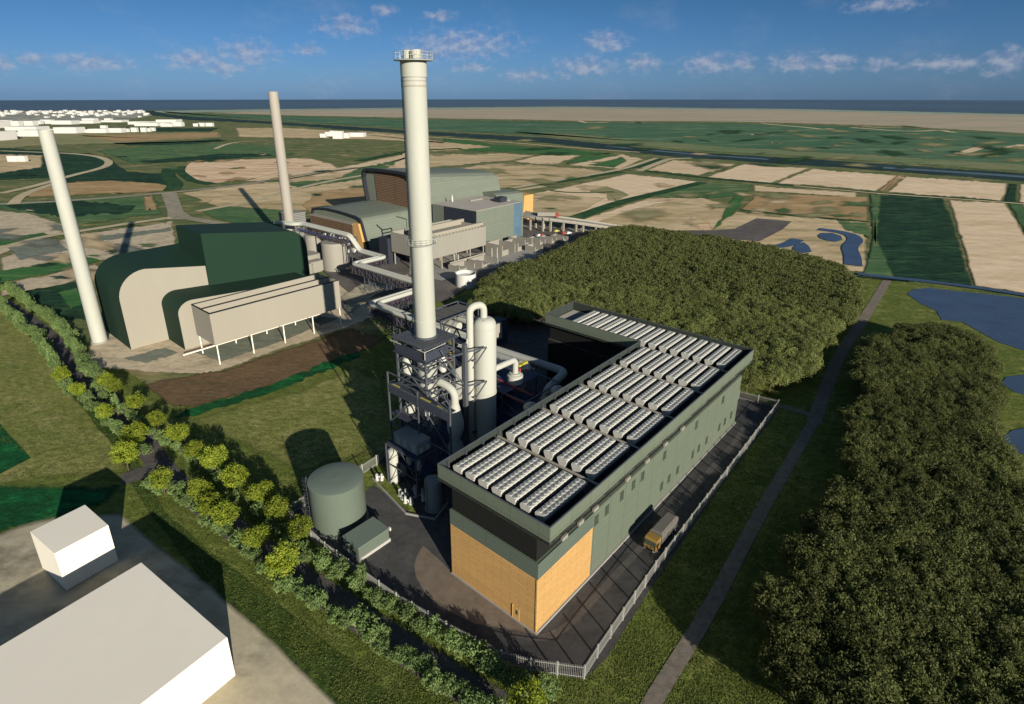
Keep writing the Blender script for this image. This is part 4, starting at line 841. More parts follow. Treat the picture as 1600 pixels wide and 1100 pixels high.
# ------------------------------------------------------------------ bottle-green plant with cream end walls, and its cooler
GP = thing('green_plant', 'dark bottle-green plant with round-shouldered halls and cream end walls', 'building', FA(0, 0))
def shoulder(fr, j, top0, top1, i0, i1, rad, n=9, right=False):
    # outline in the (i, z) plane at depth j: straight wall, rounded shoulder, sloping roof
    if not right:
        pts = [(i0, 0.0), (i0, top0 - rad[1])] + [(i0 + rad[0] * (1 - math.cos(math.pi / 2 * t / n)), top0 - rad[1] + rad[1] * math.sin(math.pi / 2 * t / n)) for t in range(1, n + 1)] + [(i1, top1), (i1, 0.0)]
    else:
        pts = [(i1, 0.0), (i1, top1 - rad[1])] + [(i1 - rad[0] * (1 - math.cos(math.pi / 2 * t / n)), top1 - rad[1] + rad[1] * math.sin(math.pi / 2 * t / n)) for t in range(1, n + 1)] + [(i0, top0), (i0, 0.0)]
    return [fr(i, j, z) for i, z in pts]
m = MB(); m.extrude(shoulder(FA, .02, 26.3, 23.0, 0, 30, (9, 9)), shoulder(FA, 24.6, 27.0, 27.2, 0, 30, (9.5, 9))); m.build('hall', M_GREEN, GP)
m = MB(); m.extrude(shoulder(FA, -.05, 26.25, 22.95, .06, 29.9, (9, 9)), shoulder(FA, .015, 26.25, 22.95, .06, 29.9, (9, 9))); m.build('end_wall', W_CREAM, GP)
m = MB(); m.extrude(shoulder(FA, -13.6, 16.6, 13.4, 12.0, 62, (5, 4.2)), shoulder(FA, -.055, 17.0, 13.6, 12.0, 62, (5, 4.2))); m.build('low_hall', M_GREEN, GP)
m = MB(); m.extrude(shoulder(FA, -13.67, 16.5, 13.35, 12.1, 61.9, (4.9, 4.2)), shoulder(FA, -13.605, 16.5, 13.35, 12.1, 61.9, (4.9, 4.2))); m.build('end_wall', W_CREAM, GP)
m = MB(); m.extrude(shoulder(FA, -1.0, 35.0, 30.4, 28.5, 68.5, (7.5, 8), right=True), shoulder(FA, 20.6, 35.0, 31.2, 28.5, 68.5, (8, 8), right=True)); m.build('boiler_hall', M_GREEN, GP)
AC = thing('air_cooler', 'long cream open-topped air cooler raised on thin white legs', 'cooler', FL(22, 6))
m = MB(); m.box(FL, -.5, 46, -.3, 0, 6.8, 17.2); m.box(FL, -.5, 46, 12.7, 13.0, 6.8, 17.2); m.box(FL, -.5, -.2, 0.003, 12.697, 6.8, 17.2); m.box(FL, 45.7, 46, .003, 12.697, 6.8, 17.2); m.box(FL, -.2, 45.7, 6.2, 6.5, 8, 17.15); m.build('casing', W_CREAM, AC)
m = MB(); m.box(FL, -.19, 45.69, .01, 12.69, 6.9, 8); m.build('floor', M_DUCT, AC)
m = MB()
for s0, s1 in ((.02, 6.18), (6.52, 12.68)): m.hexa([FL(i, j, z) for i, j, z in ((-.18, s0, 14.2), (45.68, s0, 14.2), (45.68, s1, 14.6), (-.18, s1, 14.6), (-.18, s0, 14.6), (45.68, s0, 14.6), (45.68, s1, 15.0), (-.18, s1, 15.0))])
m.build('inner_panel', W_CREAM, AC)
m = MB(); m.box(FL, -.55, 46.05, -.36, .05, 17.205, 17.42); m.box(FL, -.55, 46.05, 6.15, 6.55, 17.16, 17.42); m.box(FL, -.55, 46.05, 12.65, 13.05, 17.205, 17.42); m.box(FL, -.55, -.15, .06, 12.64, 17.205, 17.4); m.build('rim', M_ROOFDARK, AC)
for k in range(5):
    for j in (0, 12.6):
        m = MB(); m.bar(FL(.1 + k * 11.3, j, 0), FL(.1 + k * 11.3, j, 6.8), .32); m.build('leg', W_BOX, AC)
m = MB()
for k in range(7): m.bar(FL(6 + k * 6.2, 9.4, 2.8), FL(6 + k * 6.2, 9.4, 4.6), .3)
m.bar(FL(-7, 9.4, 2.8), FL(44, 9.4, 2.8), .34); m.build('catwalk', W_BOX, AC)
# small neighbours between the two plants
for j, r, i in ((-1.5, 4.4, 'smaller'), (-19.4, 6.2, 'larger')):
    c = FK(-34.7, j); t = thing('process_tank', i + ' of two plain beige tanks beside the dark green building', 'tank', c)
    m = MB(); m.lathe(c, [(r, .0), (r, 14.5 if r < 5 else 13.5), (r - .3, (14.8 if r < 5 else 13.9)), (.2, 15.0 if r < 5 else 14.1)], 40); m.build('shell', W_STONE, t, True)
    m = MB(); m.lathe(c, [(r + .1, 13), (r + .15, 13), (r + .15, 13.2), (r + .1, 13.2)], 40, False); m.build('rim', M_CHGREY, t)
t = thing('plant_annex', 'small two-box beige annex at the foot of the beige tanks', 'annex', FK(-44, -9)); m = MB(); m.box(FK, -46, -38, -12, 3, 0, 7.5); m.build('body', W_STONE, t)
m = MB(); m.box(FK, -48, -46.01, -17, -12, 0, 5); m.box(FK, -47, -40, -17, -12.01, 0, 5.4); m.build('lobby', W_STONE, t)
t = thing('pipe_rack', 'dark cluttered pipe rack with white fittings beneath the pipe bridge', 'pipe rack', FK(-22, 0)); tower(t, FK, [(-26, -6), (-12, -6), (-12, 16), (-26, 16)], [0, 5, 10], True, M_STEEL, .4, .3, .22)
m = MB(); pr2 = random.Random(5)
for k in range(34):
    i = pr2.uniform(-26, -12); j = pr2.uniform(-6, 16); z = pr2.choice((2, 5, 9)); m.box(FK, i, i + pr2.uniform(.6, 2), j, j + pr2.uniform(.6, 2.4), z, z + pr2.uniform(.6, 1.8))
m.build('fittings', W_FAR, t); m = MB()
for k in range(8): m.bar(FK(-25 + k * 1.6, -6, 7 + k * .2), FK(-25 + k * 1.6, 16, 7 + k * .2), .4)
m.build('pipes', M_BLUEP, t)

# ------------------------------------------------------------------ sage-green complex behind
TRIM = plain('black_trim', (.016, .018, .024), .1, .3)
SC = thing('sage_hall', 'big sage-green hall with curved roofs and brown louvred ends behind the tall stack', 'building', FK(36, 10))
def lean(fr, prof, i, s=0.0): return [fr(i, j, max(0, z - (s if z > 6 else 0))) for j, z in prof]
lowp = [(0, 0), (4.5, 14), (5.4, 15.6), (6.6, 16.5), (10.6, 17.2), (19, 17.8), (27.5, 18.2), (38, 18.3), (46, 17.6), (52.6, 16.6), (53.6, 15.6), (54, 14), (54, 0)]
m = MB(); m.extrude(lean(FK, lowp, 0), lean(FK, lowp, 36.5)); m.build('low_hall', M_SAGEF, SC)
m = MB(); k2 = [(j * 1.0 - .2 if j < 30 else j + .3, z + .25) for j, z in lowp]; k3 = [(j, z - .35) for j, z in lowp][1:-1]
m.extrude(lean(FK, [(-.2, 0)] + k2[1:-1] + [(54.3, 0), (53.5, 0)] + [(j - .5, z) for j, z in reversed(k3[5:])] + [(j + .5, z) for j, z in reversed(k3[:5])] + [(.4, 0)], -1.4), lean(FK, [(-.2, 0)] + k2[1:-1] + [(54.3, 0), (53.5, 0)] + [(j - .5, z) for j, z in reversed(k3[5:])] + [(j + .5, z) for j, z in reversed(k3[:5])] + [(.4, 0)], -.01)); m.build('verge_trim', TRIM, SC)
m = MB(); m.box(FK, -3.2, -.02, 10.4, 53, 0, 13.0); m.build('louvre_wall', M_BROWNL, SC)
m = MB(); m.box(FK, -3.3, -.02, 10.3, 53.1, 13.01, 13.5); m.build('ledge', W_STONE, SC)
m = MB(); m.hexa([FK(i, j, z) for z, jj in ((0, (1.4, 10.2)), (14.0, (5.4, 10.2))) for i, j in ((-2.6, jj[0]), (-.02, jj[0]), (-.02, jj[1]), (-2.6, jj[1]))]); m.build('orange_fin', M_ORANGE, SC)
bigp = [(-10, 0), (-2, 26), (0, 33), (1.6, 35.6), (4.5, 37.2), (10, 37.8), (22, 38.0), (36, 37.9), (46, 37.4), (48.6, 36), (49.6, 33), (49, 28), (46.5, 15), (46, 0)]
m = MB(); m.extrude(lean(FK, bigp, 36.6), lean(FK, bigp, 108, 5.5)); m.build('main_hall', M_SAGEF, SC)
m = MB(); pr3 = [(j + (.3 if j > 20 else -.3), z + .3) for j, z in bigp]; inn3 = [(j - (1.0 if j > 20 else -1.0), z - 1.0) for j, z in bigp]
m.extrude(lean(FK, pr3[2:-1] + list(reversed(inn3[2:-1])), 33.8), lean(FK, pr3[2:-1] + list(reversed(inn3[2:-1])), 36.55)); m.build('verge_trim', TRIM, SC)
m = MB(); m.hexa([FK(i, j, z) for z, jj in ((16, (-3, 38)), (36.4, (2.5, 39.5))) for i, j in ((36.2, jj[0]), (36.58, jj[0]), (36.58, jj[1]), (36.2, jj[1]))]); m.build('louvre_wall', M_BROWNL, SC)
OB_ = thing('office_block', 'sage-green flat-roofed office block with a blue glass end in front of the big hall', 'building', FK(58, -30))
m = MB(); m.box(FK, 40.6, 72.4, -43.4, -8, 0, 21.0); m.build('wall', M_SAGEF, OB_)
m = MB(); m.box(FK, 40.7, 79.8, -43.2, -8.1, 21.01, 21.2); m.build('roof', M_ROOFGREY, OB_)
m = MB(); m.box(FK, 40.45, 40.59, -43.2, -17.9, 2, 20.8); m.build('louvre_wall', M_NAVYL, OB_)
m = MB(); m.box(FK, 72.45, 79.8, -43.2, -20, .4, 20.9); m.build('glass_end', M_GLASS, OB_)
m = MB(); m.box(FK, 79.85, 81.2, -43.4, -20, 0, 21.0); m.build('end_fin', M_SAGEF, OB_)
m = MB(); m.box(FK, 69, 75, -36, -31, 21.21, 24.0); m.build('plant_room', M_NAVYL, OB_)
m = MB()
for q0, q1 in (((60, -20), (71, -20)), ((71, -20), (71, -31)), ((72, -33), (78, -36))): m.bar(FK(*q0, 21.6), FK(*q1, 21.6), .4, .7)
m.build('roof_upstand', W_STONE, OB_)
m = MB(); m.lathe(FK(53, -12), [(.5, 21.2), (.45, 23.5), (.1, 25.4)], 10); m.build('flue_cowl', W_FAR, OB_)
TH = thing('tipping_hall', 'low sage-green hall with an orange end beyond the glass-ended block', 'building', FK(106, -14))
thp = [(-15, 0), (-15, 18), (-14, 20.6), (-11, 21.6), (6, 21.8), (8, 0)]
m = MB(); m.extrude(lean(FK, thp, 90), lean(FK, thp, 116.5, 1.5)); m.build('wall', M_SAGEF, TH)
m = MB(); m.hexa([FK(i, j, z) for z, ii in ((0, (116, 127)), (17.3, (117.2, 127))) for i, j in ((ii[0], -15.2), (ii[1], -15.2), (ii[1], -2), (ii[0], -2))]); m.build('orange_end', M_ORANGE, TH)
A2 = thing('air_cooler', 'stone-grey raised air cooler with long roof ducts in front of the sage-green hall', 'cooler', FK(10, -47))
m = MB(); m.box(FK, -11.5, 29.7, -60.3, -60, 7, 17); m.box(FK, -11.5, 29.7, -34.3, -34, 7, 17); m.box(FK, -11.5, -11.2, -59.99, -34.31, 7, 17); m.box(FK, 29.4, 29.7, -59.99, -34.31, 7, 17); m.build('casing', W_STONE, A2)
m = MB(); m.box(FK, -11.19, 29.39, -59.98, -34.32, 13.5, 14.5); m.build('deck', W_CREAM, A2)
for j in (-56, -42):
    m = MB(); m.box(FK, -6, 31.5, j - .7, j + .7, 15.5, 18.2); m.box(FK, 29.75, 31.5, j - .7, j + .7, 14, 15.5); m.build('steam_duct', W_CREAM, A2)
m = MB()
for k in range(17): m.bar(FK(-9 + k * 2.3, -59.9, 16.6), FK(-9.6 + k * 2.3, -56.8, 16.9), .18)
m.build('duct_struts', W_CREAM, A2)
for i in (-10.5, -1, 9, 19, 29):
    for j in (-59, -47, -35): m = MB(); m.bar(FK(i, j, 0), FK(i, j, 7), .5); m.build('leg', W_CREAM, A2)
m = MB(); m.bar(FK(-4, -38, 8), FK(-4, -38, 23), .6); m.bar(FK(3, -38, 8), FK(3, -38, 22), .6)
for z in (17, 20, 22): m.bar(FK(-4, -38, z), FK(3, -38, z), .5)
m.bar(FK(-4, -38, 22.6), FK(-4, -30, 23), .5); m.build('duct_frame', M_SAGEF, A2)
m = MB(); m.box(FK, -13, -2, -33, -26, 0, 13.5); m.build('turbine_house', M_NAVYL, A2)
m = MB(); m.box(FK, 2, 27, -62, -61.4, 2.2, 3.6); m.build('walkway', W_CREAM, A2)
def yard_cell(name, label, i0, i1, j0, j1, h, w=.6, gap=True):
    t = thing(name, label, 'concrete bay', FK((i0 + i1) / 2, (j0 + j1) / 2)); m = MB(); m.box(FK, i0, i0 + w, j0, j1, 0, h); m.box(FK, i0 + w + .002, i1, j1 - w, j1, 0, h); m.build('side_wall', W_STONE, t)
    m = MB(); m.box(FK, i1 - w, i1, j0, j1 - w - .002, 0, h * .9); m.build('end_wall', W_STONE, t); m = MB(); m.box(FK, i0 + w + .01, i0 + w + (i1 - i0) * .45, j0 + .3, j1 - w - .01, 0, h * .55); m.build('plinth_block', W_STONE, t)
yard_cell('transformer_bay', 'pale concrete bay left of a pair in front of the raised grey cooler', 0, 11, -70, -62.5, 3.2)
yard_cell('transformer_bay', 'pale concrete bay right of a pair in front of the raised grey cooler', 13, 25, -73, -63, 3.4)
yard_cell('transformer_bay', 'tall stepped concrete bay nearest the big green block wall', 36, 47, -66, -54, 6.2)
yard_cell('transformer_bay', 'concrete bay just right of the tall stepped bay', 49, 56, -66, -56, 5.2)
yard_cell('transformer_bay', 'low concrete bay nearest the wood edge in the yard', 54, 61, -74, -67, 3.4)
yard_cell('transformer_bay', 'concrete bay behind the low bay, below the blue glass', 60, 67, -62, -50, 4.4)
yard_cell('transformer_bay', 'first of three small concrete bays in a row toward the car park', 69, 74, -66, -57, 3.6)
yard_cell('transformer_bay', 'second of three small concrete bays in a row toward the car park', 76, 81, -69, -60, 3.6)
yard_cell('transformer_bay', 'third of three small concrete bays in a row toward the car park', 83, 88, -72, -63, 3.6)
m = MB()
for k in range(5): m.bar(FK(24 + k * 3.3, -59, 0), FK(24 + k * 3.3, -59, 6), .35)
for k, (i, j) in enumerate(((28, -66), (31, -67), (6, -61), (8, -61.5))):
    c = FK(i, j); t = thing('vent_pole', 'thin white vent pole in the yard, %s' % ('right pair, nearer the wood' if k == 1 else 'right pair, nearer the cooler' if k == 0 else 'left pair, left pole' if k == 2 else 'left pair, right pole'), 'pole', c)
    q = MB(); q.lathe(c, [(.18, 0), (.14, 6.5)], 8); q.build('mast', W_FAR, t); q = MB(); q.lathe(c, [(.3, 0), (.3, .4)], 8); q.build('base', W_STONE, t)
c = Vector((*G(728, 447), 0)); t = thing('firewater_tank', 'open white round tank at the left edge of the wood', 'tank', c)
m = MB(); m.lathe(c, [(4.6, 0), (4.6, 6.2), (4.4, 6.2), (4.4, 4.8), (.2, 4.7)], 40, False); m.build('shell', W_FAR, t, True)
m = MB(); q = c + Vector((-4.7, 0, 0)); m.bar(q, q + Vector((0, 0, 6.8)), .15); m.bar(q + Vector((0, 0, 6.8)), q + Vector((1, 0, 6.8)), .15); m.build('fill_pipe', M_DUCT, t)
c = FK(14, 6)
t = thing('grey_louvre_block', 'small grey louvred block beside the beige stack', 'building', FK(-12, 62)); m = MB(); m.box(FK, -16, -5, 55, 66, 0, 14.5); m.build('wall', M_GREYL, t); m = MB(); m.box(FK, -16.3, -4.7, 54.7, 66.3, 14.51, 14.9); m.build('roof', W_STONE, t)
# ramp viaduct with its lorry, the car park
RP = thing('ramp_viaduct', 'curving concrete ramp on columns running to the orange-ended hall', 'viaduct', FK(140, -40))
def gz(px, py, z): x, y = G(px, py, z); return Vector((x, y, z))
rpts = [gz(812, 333, 9.2), gz(840, 338.5, 9.0), (gz(880, 343, 7.4)), gz(920, 348.5, 5.2), gz(960, 355, 2.6), gz(1005, 361, .6)]
rpts = fillet(rpts, 1e6, 4); deck = MB(); par = MB(); fas2 = MB()
for k in range(len(rpts) - 1):
    p, q = rpts[k], rpts[k + 1]; d = (q - p); d.z = 0; d.normalize(); n = Vector((-d.y, d.x, 0)); W_ = 5.2
    U = Vector((0, 0, .9)); deck.hexa([p - n * W_ - U, q - n * W_ - U, q + n * W_ - U, p + n * W_ - U, p - n * W_, q - n * W_, q + n * W_, p + n * W_])
    for s in (-1, 1): a = n * (s * W_); b = n * (s * (W_ + .35)); par.hexa([p + a - U * .4, q + a - U * .4, q + b - U * .4, p + b - U * .4, p + a + U, q + a + U, q + b + U, p + b + U])
deck.build('deck', M_CONC, RP); par.build('parapet', W_CREAM, RP)
for k in range(2, len(rpts) - 3, 2):
    p = rpts[k]; d = rpts[k + 1] - p; d.z = 0; d.normalize(); n = Vector((-d.y, d.x, 0))
    for s in (-4, 4): m = MB(); m.bar(Vector((p.x + n.x * s, p.y + n.y * s, 0)), Vector((p.x + n.x * s, p.y + n.y * s, p.z - .9)), 1.0); m.build('column', W_CREAM, RP)
def vehicle_frame(x, y, ang, z=0.0):
    c, s = math.cos(ang), math.sin(ang)
    return lambda i, j, k=0.0: Vector((x + i * c - j * s, y + i * s + j * c, z + k))
def wheels(t, fr, xs, w, r, dual=False):
    for x in xs:
        for s in (-1, 1):
            o = .34 if not dual else .5
            m = MB(); a = fr(x, s * w - s * o, r); b = fr(x, s * w, r); m.tube([a, b], r, 16); ty = m.build('wheel', M_RUBBER, t)
            m = MB(); m.tube([fr(x, s * w + s * .004, r), fr(x, s * w + s * .03, r)], r * .55, 10); m.build('rim', M_DUCT, ty)
def lorry(name, label, x, y, ang, body, cab, z=0.0, L=7.2, H=3.5, soft=False):
    fr = vehicle_frame(x, y, ang, z); t = thing(name, label, 'lorry', fr(0, 0))
    m = MB(); m.box(fr, -L, .0, -1.25, 1.25, 1.05, H); 
    if soft: m.hexa([fr(i, j, k) for k, e in ((H + .003, 0), (H + .28, .35)) for i, j in ((-L + e, -1.25 + e), (-e, -1.25 + e), (-e, 1.25 - e), (-L + e, 1.25 - e))])
    m.build('cargo_body', body, t)
    m = MB(); m.extrude([fr(i, -1.2, k) for i, k in ((.25, .55), (2.2, .55), (2.2, 1.5), (2.05, 2.75), (1.7, 3.0), (.25, 3.0))], [fr(i, 1.2, k) for i, k in ((.25, .55), (2.2, .55), (2.2, 1.5), (2.05, 2.75), (1.7, 3.0), (.25, 3.0))]); cb = m.build('cab', cab, t)
    m = MB(); m.hexa([fr(i, j, k) for k, i0 in ((1.62, 2.2), (2.6, 2.085)) for i, j in ((i0, -1.08), (i0 + .03, -1.08), (i0 + .03, 1.08), (i0, 1.08))]); m.build('windscreen', M_WIN, cb)
    for s in (-1, 1): m = MB(); m.box(fr, .9, 1.8, s * 1.215 - .012, s * 1.215 + .012, 1.6, 2.4); m.build('side_window', M_WIN, cb)
    for s in (-1, 1): m = MB(); m.box(fr, 2.0, 2.15, s * 1.45 - .1, s * 1.45 + .1, 1.8, 2.5); m.build('mirror', M_RUBBER, t)
    m = MB(); m.box(fr, 2.205, 2.3, -1.2, 1.2, .5, .95); m.build('bumper', M_RUBBER, t)
    for s in (-1, 1): m = MB(); m.box(fr, 2.305, 2.33, s * .9 - .16, s * .9 + .16, .62, .82); m.build('headlight', W_FAR, t)
    m = MB(); m.box(fr, -L + .1, 1.9, -.5, .5, .6, 1.0); m.build('chassis', M_RUBBER, t)
    wheels(t, fr, [1.35, -L + .9, -L + 2.1], 1.22, .5); return t
ang = math.atan2(-OA[1], -OA[0])
p = FO(29.9, -5.2); lorry('tipper_lorry', 'yellow-cabbed tipper lorry with a grey sheeted body on the road beside the building', p.x, p.y, ang, plain('grey_tarpaulin', (.12, .11, .098), .15, .8), plain('yellow_cab', (.22, .135, .035), .08, .5), 0.15, 6.9, 3.1, True)
p = rpts[5]; q = rpts[7]; d = q - p
lorry('articulated_lorry', 'red-cabbed lorry with a white trailer crossing the concrete ramp', q.x - 1, q.y + 2.4, math.atan2(d.y, d.x), W_STONE, M_RED, q.z + .3, 11.0, 3.5)
def car(label, x, y, ang, paint, z):
    fr = vehicle_frame(x, y, ang, z); t = thing('parked_car', label, 'car', fr(0, 0), 'cars parked by the ramp')
    m = MB(); pr = [(-2.1, .35), (2.1, .35), (2.1, .75), (1.9, .88), (-2.1, .92)]; m.extrude([fr(i, -.9, k) for i, k in pr], [fr(i, .9, k) for i, k in pr])
    m.hexa([fr(i, j, k) for k, a, b, w in ((.921, -1.8, 1.0, .86), (1.45, -1.3, .35, .68)) for i, j in ((a, -w), (b, -w), (b, w), (a, w))]); m.build('body', paint, t)
    m = MB(); m.hexa([fr(i, j, k) for k, a, b, w in ((.96, -1.84, 1.04, .82), (1.36, -1.42, .5, .7)) for i, j in ((a, -w), (b, -w), (b, w), (a, w))]); m.build('windows', M_WIN, t)
    wheels(t, fr, [1.3, -1.3], .92, .33)
carpaint = {'red': M_RED, 'white': plain('white_car', (.6, .6, .58), .05, .3, .3), 'black': plain('black_car', (.02, .02, .025), .1, .3, .3), 'yellow': plain('lime_car', (.42, .40, .10), .05, .3, .3)}
for lab, px, py, colr in (('white car parked leftmost on the middle island', 842, 370.6, 'white'), ('red car parked between the white and black cars on the middle island', 848, 370.3, 'red'), ('black car at the right end of the middle island', 854, 370.6, 'black'), ('red car next to the white car on the right island', 881, 366.6, 'red'), ('white car beside the red car on the right island', 888, 366.7, 'white'), ('lime yellow car alone on the left island below the ramp', 869, 363.6, 'yellow'), ('black car on the nearest island by the wood', 872, 375, 'black'), ('lime yellow car on the nearest island by the wood', 878, 375.3, 'yellow')):
    x, y = G(px, py); car(lab, x, y, .7, carpaint[colr], .47)
for k, (px, py, rx) in enumerate(((850, 370.6, 17), (872, 363.7, 12), (888, 367.4, 14), (874, 375.4, 12))):
    isl = [(px + rx * math.cos(t * .4) , py + rx * .11 * math.sin(t * .4)) for t in range(16)]; m = MB(); m.quad(*[(*G(*q), .455 + .002 * k) for q in isl]); struct('pavement', m, M_CONC)

# ------------------------------------------------------------------ plain white boxes
def box_building(label, pts, h, mat=W_BOX, name='white_building', group=None, parts=True, z0=0.0):
    c = Vector((sum(p[0] for p in pts) / len(pts), sum(p[1] for p in pts) / len(pts), z0))
    t = thing(name, label, 'building', c, group)
    m = MB(); m.extrude([(p[0], p[1], z0) for p in pts], [(p[0], p[1], h) for p in pts]); m.build('walls', mat, t)
    m = MB(); i = [tuple(c.xy + (Vector(p) - c.xy) * .998) for p in pts]; m.extrude([(p[0], p[1], h + .003) for p in i], [(p[0], p[1], h + .06) for p in i]); m.build('roof', mat, t)
box_building('small plain white box building in the shadow of the bigger one', [(-82.1, 82.1), (-74.1, 76.9), (-69.4, 83.8), (-77.2, 89.3)], 8.0)
u = Vector((.82, -.571)); v = Vector((-.571, -.82)); p0 = Vector((-58.8, 75.5)); p1 = Vector((-38.4, 61.3))
box_building('largest plain white box building, cut by the bottom left corner of the view', [tuple(p0), tuple(p0 + v * 48), tuple(p1 + v * 48), tuple(p1)], 7.5)
fb = [(0, 14, 188, 194), (14, 30, 189, 197), (32, 52, 189, 196.5), (52, 64, 188.5, 194), (64, 80, 187, 193.5), (80, 112, 188.5, 194.5), (116, 146, 189, 193), (128, 147, 185, 188.6), (158, 190, 188, 191), (163, 173, 185, 188), (200, 233, 190, 194.4), (210, 246, 192, 197), (244, 275, 187, 191.5), (251, 262, 192.5, 198), (262, 269, 193, 198), (269, 284, 191, 197.5), (302, 312, 193, 197.5), (310, 319, 192, 197.5), (322, 332, 192, 197.5),
      (8, 57, 198, 204), (0, 20, 206, 216.5), (20, 30, 206.5, 213), (30, 62, 203.5, 213.5), (76, 86, 201.5, 208), (85, 120, 199, 208.5), (120, 130, 199, 205), (124, 140, 202.5, 207.5), (138, 166, 201.5, 207.8), (157, 166, 196, 201.3), (168, 190, 200.5, 207.3), (193, 201, 201, 206.5), (205, 214, 199.5, 206.3), (220, 228, 199.5, 206.3), (228, 235, 200.5, 205.8), (234, 241.5, 199.5, 205), (-40, 0, 190, 200), (-60, 0, 206, 220),
      (12, 28, 244, 253), (29, 40, 244, 253), (500, 509, 209, 215), (508, 522, 206.5, 213), (520, 535, 205, 217), (533, 545, 208, 216), (543, 568, 207.5, 214), (515, 525, 204.5, 207)]
fb = sorted(fb[:19] + [fb[35]], key=lambda q: q[0]) + sorted(fb[19:35] + [fb[36]], key=lambda q: q[0]) + fb[37:39] + sorted(fb[39:], key=lambda q: q[0])
NB = (20, 37, 39)
for k, (x0, x1, y0, y1) in enumerate(fb):
    a = Vector(G(x0, y1)); b = Vector(G(x1, y1)); dep = (b - a).length * .5; d = a.normalized() * 0 + Vector((0, 1)); w = (b - a)
    zt = 1.0
    for _ in range(40):                                       # height that reaches the surveyed eave line
        e = G(x0, y0, zt)
        if e[1] > a.y: zt += (e[1] - a.y) * 80 / max(e[1], 1) * .5
        else: break
    zt = min(max(2.5, CAMH - (CAMH) * a.y / G(x0, y0)[1]), 40)
    pts = [tuple(a), tuple(b), tuple(b + Vector((.15 * dep, dep))), tuple(a + Vector((.15 * dep, dep)))]
    grp = 'back row of the white town blocks' if k < NB[0] else 'front row of the white town blocks' if k < NB[1] else 'white blocks by the sandy loop' if k < NB[2] else 'white blocks beyond the beige stack'
    kk = k if k < NB[0] else k - NB[0] if k < NB[1] else k - NB[1] if k < NB[2] else k - NB[2]
    box_building('white %s block, %s from the left in the %s' % ('long' if x1 - x0 > 28 else 'small' if x1 - x0 < 13 else 'plain', ORD[kk], grp.replace('white ', '')), pts, zt, W_FAR, 'white_building', grp)
# far specks of the town: too many to count
m = MB(); r = random.Random(9)
for k in range(150):
    px = r.uniform(-60, 225); py = 173.8 + abs(r.gauss(0, 4.5)); 
    if py > 188: continue
    x, y = G(px, py); w = r.uniform(8, 24); m.wbox(x, x + w, y, y + r.uniform(8, 14), 0, r.uniform(4, 9))
o = m.build('far_town', W_FAR); o['kind'] = 'stuff'; o['label'] = 'pale specks of the far town along the shore left of the stacks'; o['category'] = 'town'

# ------------------------------------------------------------------ trees and hedges
def crown(name, mat, zc, rx, rz, clumps, per, leaf, seed, flat=.0, spread=.42):
    r = random.Random(seed); V = []; F = []
    for c in range(clumps):
        while True:
            d = Vector((r.gauss(0, 1), r.gauss(0, 1), r.gauss(0, 1)))
            if d.length > .1: break
        d.normalize(); d.z = d.z * (.9 if d.z > 0 else .75); k = .55 + .5 * r.random() ** .6
        cc = Vector((d.x * rx * k, d.y * rx * k, zc + d.z * rz * k)); cr = rx * spread * r.uniform(.6, 1.15)
        for q in range(per):
            e = Vector((r.gauss(0, 1), r.gauss(0, 1), r.gauss(0, 1) + .25)); e.normalize(); p = cc + e * (cr * r.uniform(.45, 1.05)) * Vector((1, 1, .75)).x
            n = (e * .7 + Vector((r.uniform(-1, 1), r.uniform(-1, 1), r.uniform(-.4, 1.2)))); n.normalize()
            u = n.cross(Vector((r.uniform(-1, 1), r.uniform(-1, 1), r.uniform(-1, 1)))); u.normalize(); w = n.cross(u); a = leaf * r.uniform(.6, 1.25); b = a * r.uniform(.4, .65)
            k0 = len(V); V += [p + u * a, p + w * b + n * a * .12, p - u * a, p - w * b + n * a * .12]; F.append((k0, k0 + 1, k0 + 2, k0 + 3))
    me = bpy.data.meshes.new(name); me.from_pydata([tuple(v) for v in V], [], F); me.materials.append(mat); return me
def trunk(name, h, r0, seed, limbs=4, reach=1.6):
    r = random.Random(seed); m = MB(); m.tube([(0, 0, -.1), (r.uniform(-.1, .1), r.uniform(-.1, .1), h * .5), (r.uniform(-.2, .2), r.uniform(-.2, .2), h)], [r0, r0 * .8, r0 * .45], 8)
    for k in range(limbs):
        a = 2 * math.pi * (k + r.random() * .6) / limbs; z = h * r.uniform(.5, .85); L = reach * r.uniform(.7, 1.1)
        m.tube([(0, 0, z), (math.cos(a) * L * .5, math.sin(a) * L * .5, z + L * .45), (math.cos(a) * L, math.sin(a) * L, z + L * .75)], [r0 * .5, r0 * .32, r0 * .12], 6)
    return m.mesh(name, M_BARK, uv=False)
def proto(kind, label, cat, group, cr, tr, cn='crown', tn='trunk'):
    t = bpy.data.objects.new(kind, None); COL.objects.link(t); t.empty_display_size = .3; tag(t, label, cat, group)
    for n, me in ((cn, cr), (tn, tr)):
        o = bpy.data.objects.new(n, me); COL.objects.link(o); o.parent = t
    return t
class Stand:                                                  # a kind with a few shapes, copied out one by one
    def __init__(s, protos): s.p = protos; s.used = [False] * len(protos); s.n = 0
    def put(s, loc, rz, sc, label, group):
        k = s.n % len(s.p); s.n += 1
        if not s.used[k]:
            s.used[k] = True; o = s.p[k]; o.location = loc; o.rotation_euler = (0, 0, rz); o.scale = sc if isinstance(sc, tuple) else (sc,) * 3; o['label'] = label; o['group'] = group; return o
        return dup(s.p[k], loc, rz, sc, label, group)
F_YEL = leafmat('lime_foliage', (132, 146, 42), (98, 118, 36), (156, 162, 58), .4)
F_SHR = leafmat('hedge_foliage', (122, 142, 84), (100, 124, 72), (140, 156, 98), .4)
F_WD = leafmat('wood_foliage', (128, 134, 76), (111, 120, 68), (140, 144, 88), .5)
